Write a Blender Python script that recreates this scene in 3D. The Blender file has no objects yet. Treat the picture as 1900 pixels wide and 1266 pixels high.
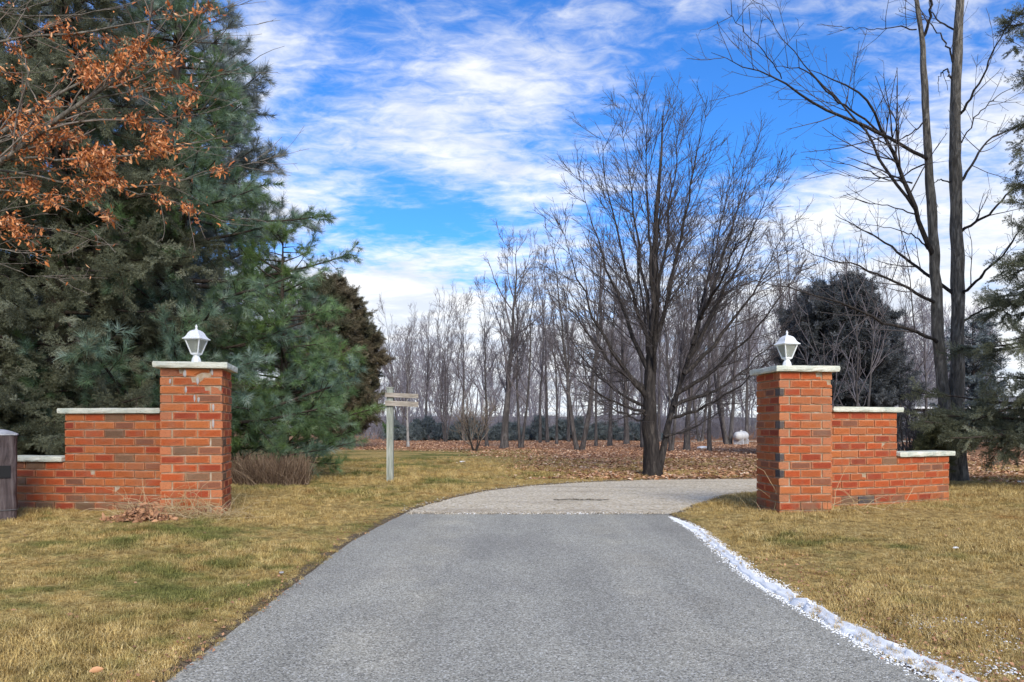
import bpy, math, random
import numpy as np
from mathutils import Matrix, Vector, noise as mnoise

SC = bpy.context.scene
COL = SC.collection
rng = np.random.default_rng(7)
random.seed(7)
R = math.radians
PI = math.pi

# ------------------------------------------------------------------ camera
cam = bpy.data.cameras.new('camera')
cam.sensor_width = 36.0
cam.lens = 26.0
cam.shift_y = 157.0 / 1900.0
cam.clip_start = 0.05
cam.clip_end = 6000
cam_o = bpy.data.objects.new('camera', cam)
COL.objects.link(cam_o)
cam_o.location = (0, 0, 1.0)
cam_o.rotation_euler = (R(90), 0, 0)
SC.camera = cam_o

# ------------------------------------------------------------------ light
SUN_EL, SUN_AZ = R(33), R(166)          # azimuth clockwise from +Y (behind the camera, to its right)
SUN_STRENGTH = 2.45
SKY_STRENGTH = 0.125
SC.view_settings.view_transform = 'Standard'
SC.view_settings.look = 'None'
SC.view_settings.gamma = 1
SC.view_settings.use_curve_mapping = False
SC.view_settings.exposure = 0.76
SC.cycles.max_bounces = 6
SC.cycles.transparent_max_bounces = 6

sun = bpy.data.lights.new('sun', 'SUN')
sun.energy = SUN_STRENGTH
sun.angle = R(28)
sun.color = (1.0, 0.92, 0.79)
sun_o = bpy.data.objects.new('sun', sun)
COL.objects.link(sun_o)
sd = Vector((math.sin(SUN_AZ) * math.cos(SUN_EL), math.cos(SUN_AZ) * math.cos(SUN_EL), math.sin(SUN_EL)))
sun_o.rotation_euler = sd.to_track_quat('Z', 'Y').to_euler()
sun_o.location = (0, -5, 20)


class NT:
    """small node-tree helper"""
    def __init__(s, tree):
        s.t = tree
        s.n = tree.nodes
        s.l = tree.links

    def node(s, typ, **kw):
        n = s.n.new(typ)
        for k, v in kw.items():
            setattr(n, k, v)
        return n

    def put(s, sock, v):
        if isinstance(v, (int, float)):
            try:
                sock.default_value = v
            except TypeError:
                sock.default_value = (v, v, v)
        elif isinstance(v, (tuple, list)):
            if len(v) == 3 and sock.type == 'RGBA':
                v = (*v, 1)
            sock.default_value = v
        else:
            s.l.new(v, sock)

    def math(s, op, a, b=0.0, c=0.0, clamp=False):
        n = s.node('ShaderNodeMath', operation=op, use_clamp=clamp)
        s.put(n.inputs[0], a); s.put(n.inputs[1], b); s.put(n.inputs[2], c)
        return n.outputs[0]

    def vmath(s, op, a, b=(0, 0, 0), out=0):
        n = s.node('ShaderNodeVectorMath', operation=op)
        s.put(n.inputs[0], a); s.put(n.inputs[1], b)
        return n.outputs[out]

    def mix(s, f, a, b, mode='MIX'):
        n = s.node('ShaderNodeMix', data_type='RGBA', blend_type=mode)
        s.put(n.inputs[0], f); s.put(n.inputs[6], a); s.put(n.inputs[7], b)
        return n.outputs[2]

    def noise(s, vec, scale, detail=4.0, rough=0.55, dist=0.0, out=0):
        n = s.node('ShaderNodeTexNoise')
        if vec is not None:
            s.l.new(vec, n.inputs['Vector'])
        n.inputs['Scale'].default_value = scale
        n.inputs['Detail'].default_value = detail
        n.inputs['Roughness'].default_value = rough
        n.inputs['Distortion'].default_value = dist
        return n.outputs[out]

    def voronoi(s, vec, scale, out='Distance', feature='F1'):
        n = s.node('ShaderNodeTexVoronoi', feature=feature)
        if vec is not None:
            s.l.new(vec, n.inputs['Vector'])
        n.inputs['Scale'].default_value = scale
        return n.outputs[out]

    def ramp(s, fac, stops, interp='LINEAR'):
        n = s.node('ShaderNodeValToRGB')
        cr = n.color_ramp
        cr.interpolation = interp
        while len(cr.elements) < len(stops):
            cr.elements.new(0.5)
        for e, (p, c) in zip(cr.elements, stops):
            e.position = p
            e.color = (*c, 1) if len(c) == 3 else c
        s.put(n.inputs[0], fac)
        return n.outputs[0]

    def step(s, v, a, b):
        n = s.node('ShaderNodeMapRange', interpolation_type='SMOOTHSTEP')
        s.put(n.inputs[0], v)
        s.put(n.inputs[1], a); s.put(n.inputs[2], b)
        return n.outputs[0]

    def bump(s, h, strength=0.5, dist=0.01):
        n = s.node('ShaderNodeBump')
        n.inputs['Strength'].default_value = strength
        n.inputs['Distance'].default_value = dist
        s.l.new(h, n.inputs['Height'])
        return n.outputs[0]


def P(px, py, Y):
    return np.array([(px - 950.0) / 1372.0 * Y, Y, 1.0 + (790.0 - py) / 1372.0 * Y])


# ------------------------------------------------------------------ world: daylight sky with thin broken cloud
W = bpy.data.worlds.new('World')
SC.world = W
W.use_nodes = True
w = NT(W.node_tree)
w.n.clear()
tc = w.node('ShaderNodeTexCoord').outputs['Generated']
d = w.vmath('NORMALIZE', tc)
sky = w.node('ShaderNodeTexSky', sky_type='NISHITA')
sky.sun_disc = False
sky.sun_elevation = SUN_EL
sky.sun_rotation = SUN_AZ
sky.air_density = 1.0
sky.dust_density = 0.35
sky.ozone_density = 2.6
sep = w.node('ShaderNodeSeparateXYZ')
w.l.new(d, sep.inputs[0])
zz = w.math('MAXIMUM', w.math('ADD', sep.outputs[2], 0.13), 0.02)
cmb = w.node('ShaderNodeCombineXYZ')
w.l.new(w.math('DIVIDE', sep.outputs[0], zz), cmb.inputs[0])
w.l.new(w.math('DIVIDE', sep.outputs[1], zz), cmb.inputs[1])
pl = cmb.outputs[0]
mp = w.node('ShaderNodeMapping')
w.l.new(pl, mp.inputs[0])
mp.inputs['Rotation'].default_value = (0, 0, R(-24))
mp.inputs['Scale'].default_value = (0.95, 1.15, 1)
mp.inputs['Location'].default_value = (8.4, 5.2, 0)
q = mp.outputs[0]
big = w.noise(q, 0.75, 3, 0.5, 0.3)
mid = w.noise(q, 2.0, 7, 0.62, 0.35)
mp2 = w.node('ShaderNodeMapping')
w.l.new(pl, mp2.inputs[0])
mp2.inputs['Rotation'].default_value = (0, 0, R(14))
mp2.inputs['Scale'].default_value = (0.85, 1.35, 1)
fine = w.noise(mp2.outputs[0], 13.0, 5, 0.62, 0.6)
bias = 0.0


def lobe(px, py, k, amp):
    v = Vector(((px - 950) / 1372, 1, (790 - py) / 1372)).normalized()
    dt = w.vmath('DOT_PRODUCT', d, tuple(v), out=1)
    return w.math('MULTIPLY', w.math('EXPONENT', w.math('MULTIPLY', w.math('SUBTRACT', dt, 1.0), k)), amp)


acc = None
for (lx, ly, k, a) in [(740, 520, 130, .30), (1740, 430, 45, .22), (900, 230, 60, .10), (1040, 380, 160, .10), (520, 300, 120, .08), (1760, 120, 200, -.05),
                       (1480, 245, 230, -.34), (1330, 190, 300, -.26), (700, 420, 330, -.30), (820, 440, 330, -.22), (620, 70, 200, -.16), (500, 230, 90, .10), (700, 260, 120, .07), (1150, 130, 120, -.08),
                       (1330, 25, 300, .12), (1640, 80, 90, .07), (1200, 60, 250, -.08), (250, 100, 20, -.04)]:
    if a == 0:
        continue
    L = lobe(lx, ly, k, a)
    acc = L if acc is None else w.math('ADD', acc, L)
dens = w.math('ADD', w.math('ADD', w.math('MULTIPLY', big, 0.25), w.math('MULTIPLY', mid, 1.05)), w.math('MULTIPLY', fine, 0.48))
dens = w.math('ADD', dens, acc)
low = w.step(sep.outputs[2], 0.24, 0.0)
dens = w.math('ADD', dens, w.math('MULTIPLY', low, 0.55))
mask = w.step(dens, 0.74, 1.20)
shade = w.noise(q, 3.5, 5, 0.6, 0.2)
ccol = w.mix(w.step(shade, 0.35, 0.65), (4.0, 4.25, 4.7, 1), (5.5, 5.5, 5.4, 1))
tint = w.mix(1.0, sky.outputs[0], (0.25, 0.64, 1.12, 1), 'MULTIPLY')
skyc = w.mix(w.math('MULTIPLY', mask, 0.95), tint, ccol)
bg = w.node('ShaderNodeBackground')
w.l.new(skyc, bg.inputs[0])
bg.inputs[1].default_value = SKY_STRENGTH
wo = w.node('ShaderNodeOutputWorld')
w.l.new(bg.outputs[0], wo.inputs[0])


# ------------------------------------------------------------------ materials
def material(name, fn, rough=0.85, spec=0.25, trans=0):
    m = bpy.data.materials.new(name)
    m.use_nodes = True
    t = NT(m.node_tree)
    t.n.clear()
    b = t.node('ShaderNodeBsdfPrincipled')
    b.inputs['Roughness'].default_value = rough
    b.inputs['Specular IOR Level'].default_value = spec
    o = t.node('ShaderNodeOutputMaterial')
    if trans:
        tr_ = t.node('ShaderNodeBsdfTranslucent')
        mx = t.node('ShaderNodeMixShader')
        mx.inputs[0].default_value = trans
        t.l.new(b.outputs[0], mx.inputs[1]); t.l.new(tr_.outputs[0], mx.inputs[2])
        t.l.new(mx.outputs[0], o.inputs[0])
        t.tr = tr_
    else:
        t.l.new(b.outputs[0], o.inputs[0])
        t.tr = None
    t.b = b
    t.geo = t.node('ShaderNodeNewGeometry')
    t.pos = t.geo.outputs['Position']
    t.tc = t.node('ShaderNodeTexCoord')
    t.oi = t.node('ShaderNodeObjectInfo')
    fn(t)
    return m


def col(t, c):
    t.put(t.b.inputs['Base Color'], c)
    if t.tr:
        t.put(t.tr.inputs[0], c)


def nrm(t, h, s=0.5, dist=0.01):
    t.l.new(t.bump(h, s, dist), t.b.inputs['Normal'])


def scaled(t, vec, s):
    return t.vmath('MULTIPLY', vec, s)


def m_brick(dark=False):
    def f(t):
        g = t.tc.outputs['Generated']
        s = t.node('ShaderNodeSeparateXYZ'); t.l.new(g, s.inputs[0])
        ex = t.math('ABSOLUTE', t.math('SUBTRACT', s.outputs[0], 0.5))
        ez = t.math('ABSOLUTE', t.math('SUBTRACT', s.outputs[2], 0.5))
        wob = t.math('MULTIPLY', t.math('SUBTRACT', t.noise(t.pos, 45, 3), 0.5), 0.10)
        e = t.math('MAXIMUM', t.step(t.math('ADD', ex, wob), 0.41, 0.46), t.step(t.math('ADD', ez, wob), 0.30, 0.42))
        rnd = t.oi.outputs['Random']
        if dark == 2:
            base = t.ramp(rnd, [(0, (.15, .085, .05)), (1, (.24, .13, .07))])
            edge = t.mix(1, base, (1.35, 1.25, 1.2, 1), 'MULTIPLY')
        elif dark:
            base = t.ramp(rnd, [(0, (.05, .045, .045)), (1, (.10, .085, .08))])
            edge = t.mix(1, base, (1.3, 1.3, 1.3, 1), 'MULTIPLY')
        else:
            base = t.ramp(rnd, [(0, (.26, .045, .020)), (.15, (.35, .06, .022)), (.35, (.45, .088, .024)), (.6, (.38, .10, .030)), (.88, (.49, .15, .045)), (.93, (.28, .10, .05)), (1, (.20, .085, .05))])
            edge = t.mix(.65, base, (.55, .22, .10, 1))
        c = t.mix(e, base, edge)
        streak = t.noise(scaled(t, t.pos, (60, 60, 170)), 1.0, 4, 0.6, 0.8)
        c = t.mix(t.math('MULTIPLY', t.step(streak, .50, .68), .7), c, t.mix(1, c, (.45, .40, .42, 1), 'MULTIPLY'))
        c = t.mix(t.math('MULTIPLY', t.step(t.noise(t.pos, 9, 4), .52, .75), .35), c, (.30, .15, .09, 1))
        sz = t.node('ShaderNodeSeparateXYZ'); t.l.new(t.pos, sz.inputs[0])
        moss = t.math('MULTIPLY', t.step(sz.outputs[2], .35, .05), t.step(t.noise(t.pos, 5, 4), .42, .62))
        c = t.mix(t.math('MULTIPLY', moss, .75), c, (.19, .13, .075, 1))
        c = t.mix(t.math('MULTIPLY', t.step(t.noise(t.pos, 2.3, 5, .65), .50, .72), .30), c, (.26, .17, .11, 1))
        col(t, c)
        h = t.math('ADD', streak, t.math('MULTIPLY', t.noise(t.pos, 220, 3), .5))
        nrm(t, h, .9, .006)
    return f


M = {}
M['brick'] = material('brick_clay', m_brick())
M['dark_brick'] = material('brick_burnt', m_brick(True))
M['brown_brick'] = material('brick_brown', m_brick(2))


def f(t):
    c = t.ramp(t.noise(t.pos, 14, 5), [(.3, (.29, .19, .11)), (.5, (.40, .30, .20)), (.7, (.50, .44, .35))])
    col(t, c); nrm(t, t.noise(t.pos, 160, 4), .8, .006)
M['mortar'] = material('mortar', f)


def f(t):
    c = t.ramp(t.noise(t.pos, 6, 5), [(.3, (.44, .48, .40)), (.55, (.64, .635, .52)), (.75, (.73, .72, .61))])
    c = t.mix(t.math('MULTIPLY', t.step(t.noise(t.pos, 30, 5), .58, .7), .5), c, (.30, .31, .22, 1))
    col(t, c)
    nrm(t, t.math('ADD', t.noise(scaled(t, t.pos, (9, 9, 30)), 1, 5, .6), t.math('MULTIPLY', t.noise(t.pos, 90, 3), .3)), .8, .02)
M['coping'] = material('cast_stone', f)


def f(t):
    c = t.mix(t.step(t.noise(t.pos, 40, 4), .5, .75), (.80, .81, .80, 1), (.62, .63, .60, 1)); col(t, c)
M['white'] = material('white_paint', f, .4, .4)


def f(t):
    col(t, (.72, .74, .66)); t.b.inputs['Transmission Weight'].default_value = .75
    t.b.inputs['Roughness'].default_value = .28
M['lamp_glass'] = material('frosted_glass', f, .3, .5)
M['bulb'] = material('bulb_glass', lambda t: col(t, (.85, .84, .78)), .3)


def bark(c1, c2, c3, scale=1.0, bs=.9):
    def f(t):
        v = scaled(t, t.tc.outputs['Object'], (22 * scale, 22 * scale, 4.5 * scale))
        n = t.noise(v, 1, 6, .6, .7)
        c = t.ramp(n, [(.32, c1), (.52, c2), (.72, c3)])
        c = t.mix(t.math('MULTIPLY', t.step(t.noise(t.pos, 2.2, 3), .5, .7), .35), c, (*[x * .55 for x in c2], 1))
        col(t, c); nrm(t, n, bs, .03)
    return f


M['bark'] = material('bark_dark', bark((.012, .010, .009), (.036, .030, .027), (.095, .082, .070), 1.0, 1.0))
M['bark_grey'] = material('bark_grey', bark((.045, .039, .031), (.15, .133, .107), (.31, .28, .23), 1.1, 1.0))
M['bark_far'] = material('bark_far', bark((.035, .031, .030), (.085, .076, .072), (.17, .155, .145), .6))  # grove bark lightened to grey, distance haze painted into its colour
M['twig'] = material('twig_brown', bark((.045, .038, .037), (.085, .073, .072), (.15, .13, .125), .5, .2))
M['twig_far'] = material('twig_far', bark((.085, .075, .078), (.145, .128, .132), (.22, .20, .21), .5, .2))  # pale purple-grey twigs: haze put into the colour, no volume
M['twig_haze'] = material('twig_haze', bark((.17, .16, .175), (.23, .215, .235), (.30, .285, .31), .3, .2))  # far wood colour carries the painted haze, stronger than on the grove
M['twig_pale'] = material('twig_pale', bark((.12, .10, .08), (.22, .18, .15), (.32, .28, .24), .5, .2))
M['birch_bark'] = material('birch_bark', bark((.10, .095, .09), (.30, .29, .28), (.48, .47, .46), .8))
M['needle_bark'] = material('bark_conifer', bark((.025, .018, .014), (.06, .045, .035), (.11, .09, .07)))


def leafy(stops, posvar=None, pscale=.5, rough=.75, trans=.0):
    stops = [(a, tuple(min(x * 1.35, .8) for x in c)) for a, c in stops]
    def f(t):
        c = t.ramp(t.oi.outputs['Random'], stops)
        if posvar:
            c = t.mix(t.math('MULTIPLY', t.step(t.noise(t.pos, pscale, 3), .42, .62), .75), c, (*posvar, 1))
        n = t.noise(t.pos, 60, 2)
        c = t.mix(1, c, t.ramp(n, [(.3, (.6, .6, .6)), (.7, (1.35, 1.35, 1.35))]), 'MULTIPLY')
        col(t, c)
    return f


M['pine'] = material('pine_needles', leafy([(0, (.075, .12, .08)), (.5, (.14, .205, .15)), (.85, (.22, .30, .23)), (1, (.40, .47, .40))], (.15, .235, .06), .6), .6, trans=.42)
M['pine_bright'] = material('pine_needles_bright', leafy([(0, (.07, .12, .055)), (.5, (.15, .24, .10)), (.85, (.24, .34, .17)), (1, (.42, .50, .33))], (.20, .29, .07), .8), .6, trans=.42)
M['pine_grey'] = material('pine_needles_grey', leafy([(0, (.09, .105, .092)), (.5, (.165, .19, .172)), (.85, (.24, .27, .255)), (1, (.38, .41, .40))]), .6, trans=.42)
M['spruce'] = material('spruce_needles', leafy([(0, (.07, .075, .048)), (.5, (.135, .145, .09)), (.85, (.21, .22, .145)), (1, (.33, .34, .25))], (.15, .155, .09), .6), .7, trans=.38)
M['cedar'] = material('cedar_scales', leafy([(0, (.055, .045, .03)), (.5, (.12, .098, .062)), (.85, (.175, .145, .09)), (1, (.27, .235, .17))], (.10, .11, .06), .8), .8, trans=.2)
M['dark_conifer'] = material('dark_needles', leafy([(0, (.03, .034, .036)), (.5, (.065, .072, .076)), (.85, (.11, .12, .125)), (1, (.2, .21, .22))]), .7, trans=.25)
M['yew'] = material('yew_needles', leafy([(0, (.04, .045, .02)), (.5, (.075, .080, .035)), (1, (.13, .13, .06))]), .7)
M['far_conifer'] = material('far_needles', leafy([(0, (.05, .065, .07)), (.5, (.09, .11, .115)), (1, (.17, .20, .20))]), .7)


def f(t):
    a = t.node('ShaderNodeAttribute', attribute_name='shade'); a.attribute_type = 'GEOMETRY'
    c = t.ramp(a.outputs['Fac'], [(0, (.16, .055, .028)), (.3, (.40, .12, .035)), (.7, (.60, .22, .065)), (1, (.64, .36, .19))])
    col(t, c)
M['oak_leaf'] = material('dry_orange_leaf', f, .6, .3)


def f(t):
    a = t.node('ShaderNodeAttribute', attribute_name='shade'); a.attribute_type = 'GEOMETRY'
    c = t.ramp(a.outputs['Fac'], [(0, (.20, .10, .058)), (.3, (.38, .20, .11)), (.65, (.56, .31, .17)), (.9, (.66, .43, .27)), (1, (.74, .58, .43))])
    col(t, c)
M['fallen_leaf'] = material('fallen_leaf', f, .8, .15)


def grass_color(t, rand):
    n1 = t.noise(t.pos, .55, 4, .6, .3)
    n2 = t.noise(t.pos, 3.4, 4, .6)
    straw = t.ramp(rand, [(0, (.16, .10, .036)), (.3, (.38, .26, .09)), (.7, (.58, .425, .165)), (1, (.78, .64, .36))])
    green = t.ramp(rand, [(0, (.055, .075, .018)), (.5, (.13, .155, .035)), (1, (.24, .25, .07))])
    s = t.node('ShaderNodeSeparateXYZ'); t.l.new(t.pos, s.inputs[0])
    left = t.step(s.outputs[0], 1.0, -2.2)
    far = t.step(s.outputs[1], 15, 22)
    near = t.step(s.outputs[1], 5.5, 2.5)
    g = t.math('ADD', n1, t.math('MULTIPLY', t.math('SUBTRACT', n2, .5), .55))
    g = t.math('ADD', g, t.math('MULTIPLY', t.math('SUBTRACT', left, .55), .10))
    g = t.math('ADD', g, t.math('MULTIPLY', t.math('MULTIPLY', left, near), .05))
    g = t.math('ADD', g, t.math('MULTIPLY', t.math('MULTIPLY', left, far), .05))
    k = t.step(g, .50, .72)
    c = t.mix(t.math('MULTIPLY', k, .85), straw, green)
    cl = t.noise(t.pos, 9.0, 5, .7)
    c = t.mix(1, c, t.ramp(cl, [(.28, (.50, .47, .42)), (.5, (1, 1, 1)), (.72, (1.35, 1.33, 1.25))]), 'MULTIPLY')
    brown = t.step(t.noise(t.pos, 1.3, 4), .56, .72)
    c = t.mix(t.math('MULTIPLY', brown, .55), c, t.mix(1, c, (.72, .50, .38, 1), 'MULTIPLY'))
    return c


def f(t):
    a = t.oi.outputs['Random']
    v = t.noise(t.pos, 170, 1)
    rr = t.math('ADD', t.math('MULTIPLY', a, .5), t.math('MULTIPLY', t.step(v, .3, .7), .5))
    c = grass_color(t, rr)
    col(t, c)
M['blade'] = material('dormant_grass_blade', f, .7, .2)


def f(t):
    r = t.step(t.noise(t.pos, 38, 4, .7), .3, .7)
    c = grass_color(t, t.math('MULTIPLY', r, .8))
    s = t.node('ShaderNodeSeparateXYZ'); t.l.new(t.pos, s.inputs[0])
    # leaf litter under the grove
    lim = t.math('ADD', s.outputs[1], t.math('MULTIPLY', t.math('SUBTRACT', t.noise(t.pos, .35, 4), .5), 9))
    a = t.step(s.outputs[1], 12.9, 14.2)
    bx = t.math('ADD', s.outputs[0], t.math('MULTIPLY', t.math('SUBTRACT', t.noise(t.pos, .5, 4), .5), 3.0))
    right = t.step(bx, .3, 2.0)
    farl = t.step(lim, 28, 32)
    k = t.math('MULTIPLY', a, t.math('MAXIMUM', right, farl))
    lc = t.ramp(t.noise(t.pos, 16, 5, .75), [(.3, (.13, .065, .036)), (.5, (.32, .165, .09)), (.66, (.46, .26, .145)), (.8, (.56, .38, .24))])
    out = t.mix(k, c, lc)
    out = t.mix(t.step(s.outputs[1], 70, 160), out, (.19, .15, .10, 1))
    a_ = t.node('ShaderNodeAttribute', attribute_name='shade')
    e_ = t.math('ADD', a_.outputs['Fac'], t.math('MULTIPLY', t.math('SUBTRACT', t.noise(t.pos, 6, 4), .5), .16))
    soil = t.ramp(t.noise(t.pos, 60, 4, .7), [(.3, (.06, .042, .026)), (.5, (.16, .12, .075)), (.7, (.34, .27, .18))])
    out = t.mix(t.step(e_, .10, .03), out, soil)
    col(t, out)
    nrm(t, t.noise(t.pos, 45, 4, .7), 1.0, .03)
M['lawn'] = material('dormant_lawn', f, .95, .1)


def f(t):
    v1 = t.voronoi(t.pos, 150, 'Color')
    sv = t.node('ShaderNodeSeparateColor'); t.l.new(v1, sv.inputs[0])
    g = t.ramp(sv.outputs[0], [(0, (.115, .108, .090)), (.2, (.235, .222, .184)), (.55, (.345, .325, .267)), (.85, (.445, .42, .348)), (1, (.63, .61, .55))])
    big = t.noise(t.pos, .9, 5, .6, .3)
    g = t.mix(1, g, t.ramp(big, [(.3, (.86, .86, .87)), (.7, (1.12, 1.12, 1.10))]), 'MULTIPLY')
    # slightly browner wheel tracks
    s = t.node('ShaderNodeSeparateXYZ'); t.l.new(t.pos, s.inputs[0])
    tr = t.math('ABSOLUTE', t.math('SUBTRACT', t.math('ABSOLUTE', t.math('SUBTRACT', s.outputs[0], .15)), .78))
    k = t.math('MULTIPLY', t.step(tr, .38, .05), t.step(t.noise(t.pos, 1.6, 4), .35, .65))
    g = t.mix(t.math('MULTIPLY', k, .8), g, t.mix(1, g, (1.22, 1.19, 1.13, 1), 'MULTIPLY'))
    lane = t.noise(scaled(t, t.pos, (2.6, .35, 1)), 1.0, 5, .6)
    g = t.mix(1, g, t.ramp(lane, [(.32, (.86, .86, .86)), (.5, (1, 1, 1)), (.7, (1.12, 1.11, 1.09))]), 'MULTIPLY')
    g = t.mix(t.math('MULTIPLY', t.step(t.noise(t.pos, 7, 5, .7), .6, .72), .25), g, (.16, .15, .14, 1))
    col(t, g)
    h = t.math('ADD', t.math('MULTIPLY', t.voronoi(t.pos, 150), -1), t.math('MULTIPLY', t.noise(t.pos, 30, 3), .4))
    nrm(t, h, .6, .005)
M['asphalt'] = material('worn_asphalt', f, .8, .3)


def f(t):
    v1 = t.voronoi(t.pos, 42, 'Color')
    sv = t.node('ShaderNodeSeparateColor'); t.l.new(v1, sv.inputs[0])
    g = t.ramp(sv.outputs[0], [(0, (.34, .275, .185)), (.4, (.60, .51, .36)), (.8, (.71, .61, .455)), (1, (.78, .73, .63))])
    g = t.mix(t.math('MULTIPLY', t.step(t.noise(scaled(t, t.pos, (.6, 2, 1)), .9, 5), .5, .68), .45), g, (.30, .235, .17, 1))
    col(t, g)
    nrm(t, t.math('MULTIPLY', t.voronoi(t.pos, 42), -1), .9, .015)
M['gravel'] = material('limestone_gravel', f, .9, .2)
M['stone'] = material('gravel_stone', leafy([(0, (.12, .10, .075)), (.5, (.25, .215, .165)), (1, (.40, .36, .29))]), .9)
M['snow'] = material('snow', lambda t: (col(t, t.ramp(t.noise(t.pos, 30, 4), [(.3, (.82, .83, .82)), (.6, (.92, .92, .90))])), nrm(t, t.noise(t.pos, 120, 4), .25, .005)), .6, .3)


def wood(c1, c2, c3, v):
    def f(t):
        n = t.noise(scaled(t, t.tc.outputs['Object'], v), 1, 5, .65, .6)
        col(t, t.ramp(n, [(.3, c1), (.5, c2), (.7, c3)])); nrm(t, n, .7, .01)
    return f


M['grey_wood'] = material('weathered_wood', wood((.14, .15, .12), (.30, .32, .27), (.44, .45, .39), (35, 35, 3)))
M['board_wood'] = material('weathered_board', wood((.15, .13, .10), (.31, .27, .22), (.46, .41, .35), (4, 35, 40)))
M['dark_wood'] = material('dark_brown_timber', wood((.022, .016, .016), (.075, .055, .054), (.17, .14, .135), (22, 22, 3)), .6)
M['grey_cap'] = material('pale_grey_cap', wood((.25, .25, .26), (.42, .42, .43), (.55, .55, .56), (9, 9, 9)), .6)
M['black'] = material('black_plastic', lambda t: col(t, (.012, .012, .013)), .4)
M['wire'] = material('wire', lambda t: col(t, (.12, .12, .12)), .5)
M['straw'] = material('dry_straw', leafy([(0, (.26, .17, .08)), (.5, (.45, .33, .17)), (1, (.62, .50, .30))]), .7)


def f(t):
    a = t.node('ShaderNodeAttribute', attribute_name='shade'); a.attribute_type = 'GEOMETRY'
    col(t, t.ramp(a.outputs['Fac'], [(0, (.07, .045, .03)), (.5, (.19, .125, .085)), (1, (.38, .28, .19))]))
M['dry_clump'] = material('dry_stalks', f, .8, .1)


def f(t):
    a = t.node('ShaderNodeAttribute', attribute_name='shade'); a.attribute_type = 'GEOMETRY'
    col(t, t.ramp(a.outputs['Fac'], [(0, (.38, .26, .12)), (.5, (.52, .39, .20)), (1, (.66, .53, .32))]))
M['straw_shade'] = material('pale_straw', f, .7, .2)


def f(t):
    b = t.node('ShaderNodeTexBrick'); b.inputs['Scale'].default_value = 5
    col(t, t.ramp(t.noise(t.pos, 1.2, 5), [(.3, (.13, .125, .12)), (.7, (.20, .19, .185))]))
M['shingle'] = material('roof_shingle', f, .9)
M['house_wall'] = material('house_wall', lambda t: col(t, t.ramp(t.noise(t.pos, 2.2, 4), [(.3, (.085, .06, .048)), (.7, (.15, .11, .09))])), .9)
M['dark_glass'] = material('window_glass', lambda t: col(t, (.05, .055, .065)), .12, .6)
M['tank'] = material('tank_paint', lambda t: col(t, t.ramp(t.noise(t.pos, 4, 4), [(.3, (.45, .45, .44)), (.7, (.62, .62, .60))])), .45)
M['hill'] = material('wooded_hill', lambda t: col(t, t.ramp(t.noise(t.pos, .08, 6, .7), [(.3, (.10, .095, .09)), (.55, (.16, .15, .14)), (.75, (.23, .21, .19))])), .95, .05)


# ------------------------------------------------------------------ mesh + object helpers
def mesh_np(name, V, F, mat, shade=None, smooth=True):
    """V (n,3) float, F (m,k) int with constant k, or list of such arrays"""
    me = bpy.data.meshes.new(name)
    Fs = F if isinstance(F, list) else [F]
    Fs = [np.asarray(x, dtype=np.int32) for x in Fs if len(x)]
    me.vertices.add(len(V))
    me.vertices.foreach_set('co', np.asarray(V, dtype=np.float32).ravel())
    nl = sum(x.size for x in Fs)
    npoly = sum(len(x) for x in Fs)
    me.loops.add(nl)
    me.loops.foreach_set('vertex_index', np.concatenate([x.ravel() for x in Fs]))
    tot = np.concatenate([np.full(len(x), x.shape[1], dtype=np.int32) for x in Fs])
    st = np.concatenate([[0], np.cumsum(tot)[:-1]]).astype(np.int32)
    me.polygons.add(npoly)
    me.polygons.foreach_set('loop_start', st)
    me.polygons.foreach_set('loop_total', tot)
    me.polygons.foreach_set('use_smooth', np.full(npoly, smooth))
    me.update(calc_edges=True)
    me.materials.append(mat)
    if shade is not None:
        a = me.attributes.new('shade', 'FLOAT', 'POINT')
        a.data.foreach_set('value', np.asarray(shade, dtype=np.float32))
    return me


def obj(name, me, parent=None, loc=None, rot=None, kind=None, label=None):
    o = bpy.data.objects.new(name, me)
    COL.objects.link(o)
    if parent is not None:
        o.parent = parent
    if loc is not None:
        o.location = loc
    if rot is not None:
        o.rotation_euler = rot
    if kind:
        o['kind'] = kind
    if label:
        o['label'] = label
    return o


def tag(o, label, cat, group=None):
    o['label'] = label
    o['category'] = cat
    if group:
        o['group'] = group
    return o


def thing(name, label, cat, loc=(0, 0, 0), rz=0.0, group=None):
    o = bpy.data.objects.new(name, None)
    o.empty_display_size = .2
    COL.objects.link(o)
    o.location = [float(x) for x in loc]
    o.rotation_euler = (0, 0, rz)
    return tag(o, label, cat, group)


def copy_tree(o, loc, rz, scale, label, group=None):
    r = o.copy()
    COL.objects.link(r)
    r.location = [float(x) for x in loc]
    r.rotation_euler = (0, 0, rz)
    r.scale = scale
    r['label'] = label
    if group:
        r['group'] = group
    for ch in list(o.children):
        c = ch.copy()
        COL.objects.link(c)
        c.parent = r
        for g in list(ch.children):
            e = g.copy()
            COL.objects.link(e)
            e.parent = c
    return r


def box(x0, x1, y0, y1, z0, z1):
    V = np.array([[x, y, z] for z in (z0, z1) for y in (y0, y1) for x in (x0, x1)], float)
    F = np.array([[0, 2, 3, 1], [4, 5, 7, 6], [0, 1, 5, 4], [2, 6, 7, 3], [0, 4, 6, 2], [1, 3, 7, 5]])
    return V, F


def join(parts):
    Vs, Fs, n = [], {}, 0
    for V, F in parts:
        for x in (F if isinstance(F, list) else [F]):
            x = np.asarray(x)
            Fs.setdefault(x.shape[1], []).append(x + n)
        Vs.append(V)
        n += len(V)
    return np.concatenate(Vs), [np.concatenate(v) for v in Fs.values()]


def nz(v):
    return v / np.maximum(np.linalg.norm(v, axis=-1, keepdims=True), 1e-9)


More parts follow.
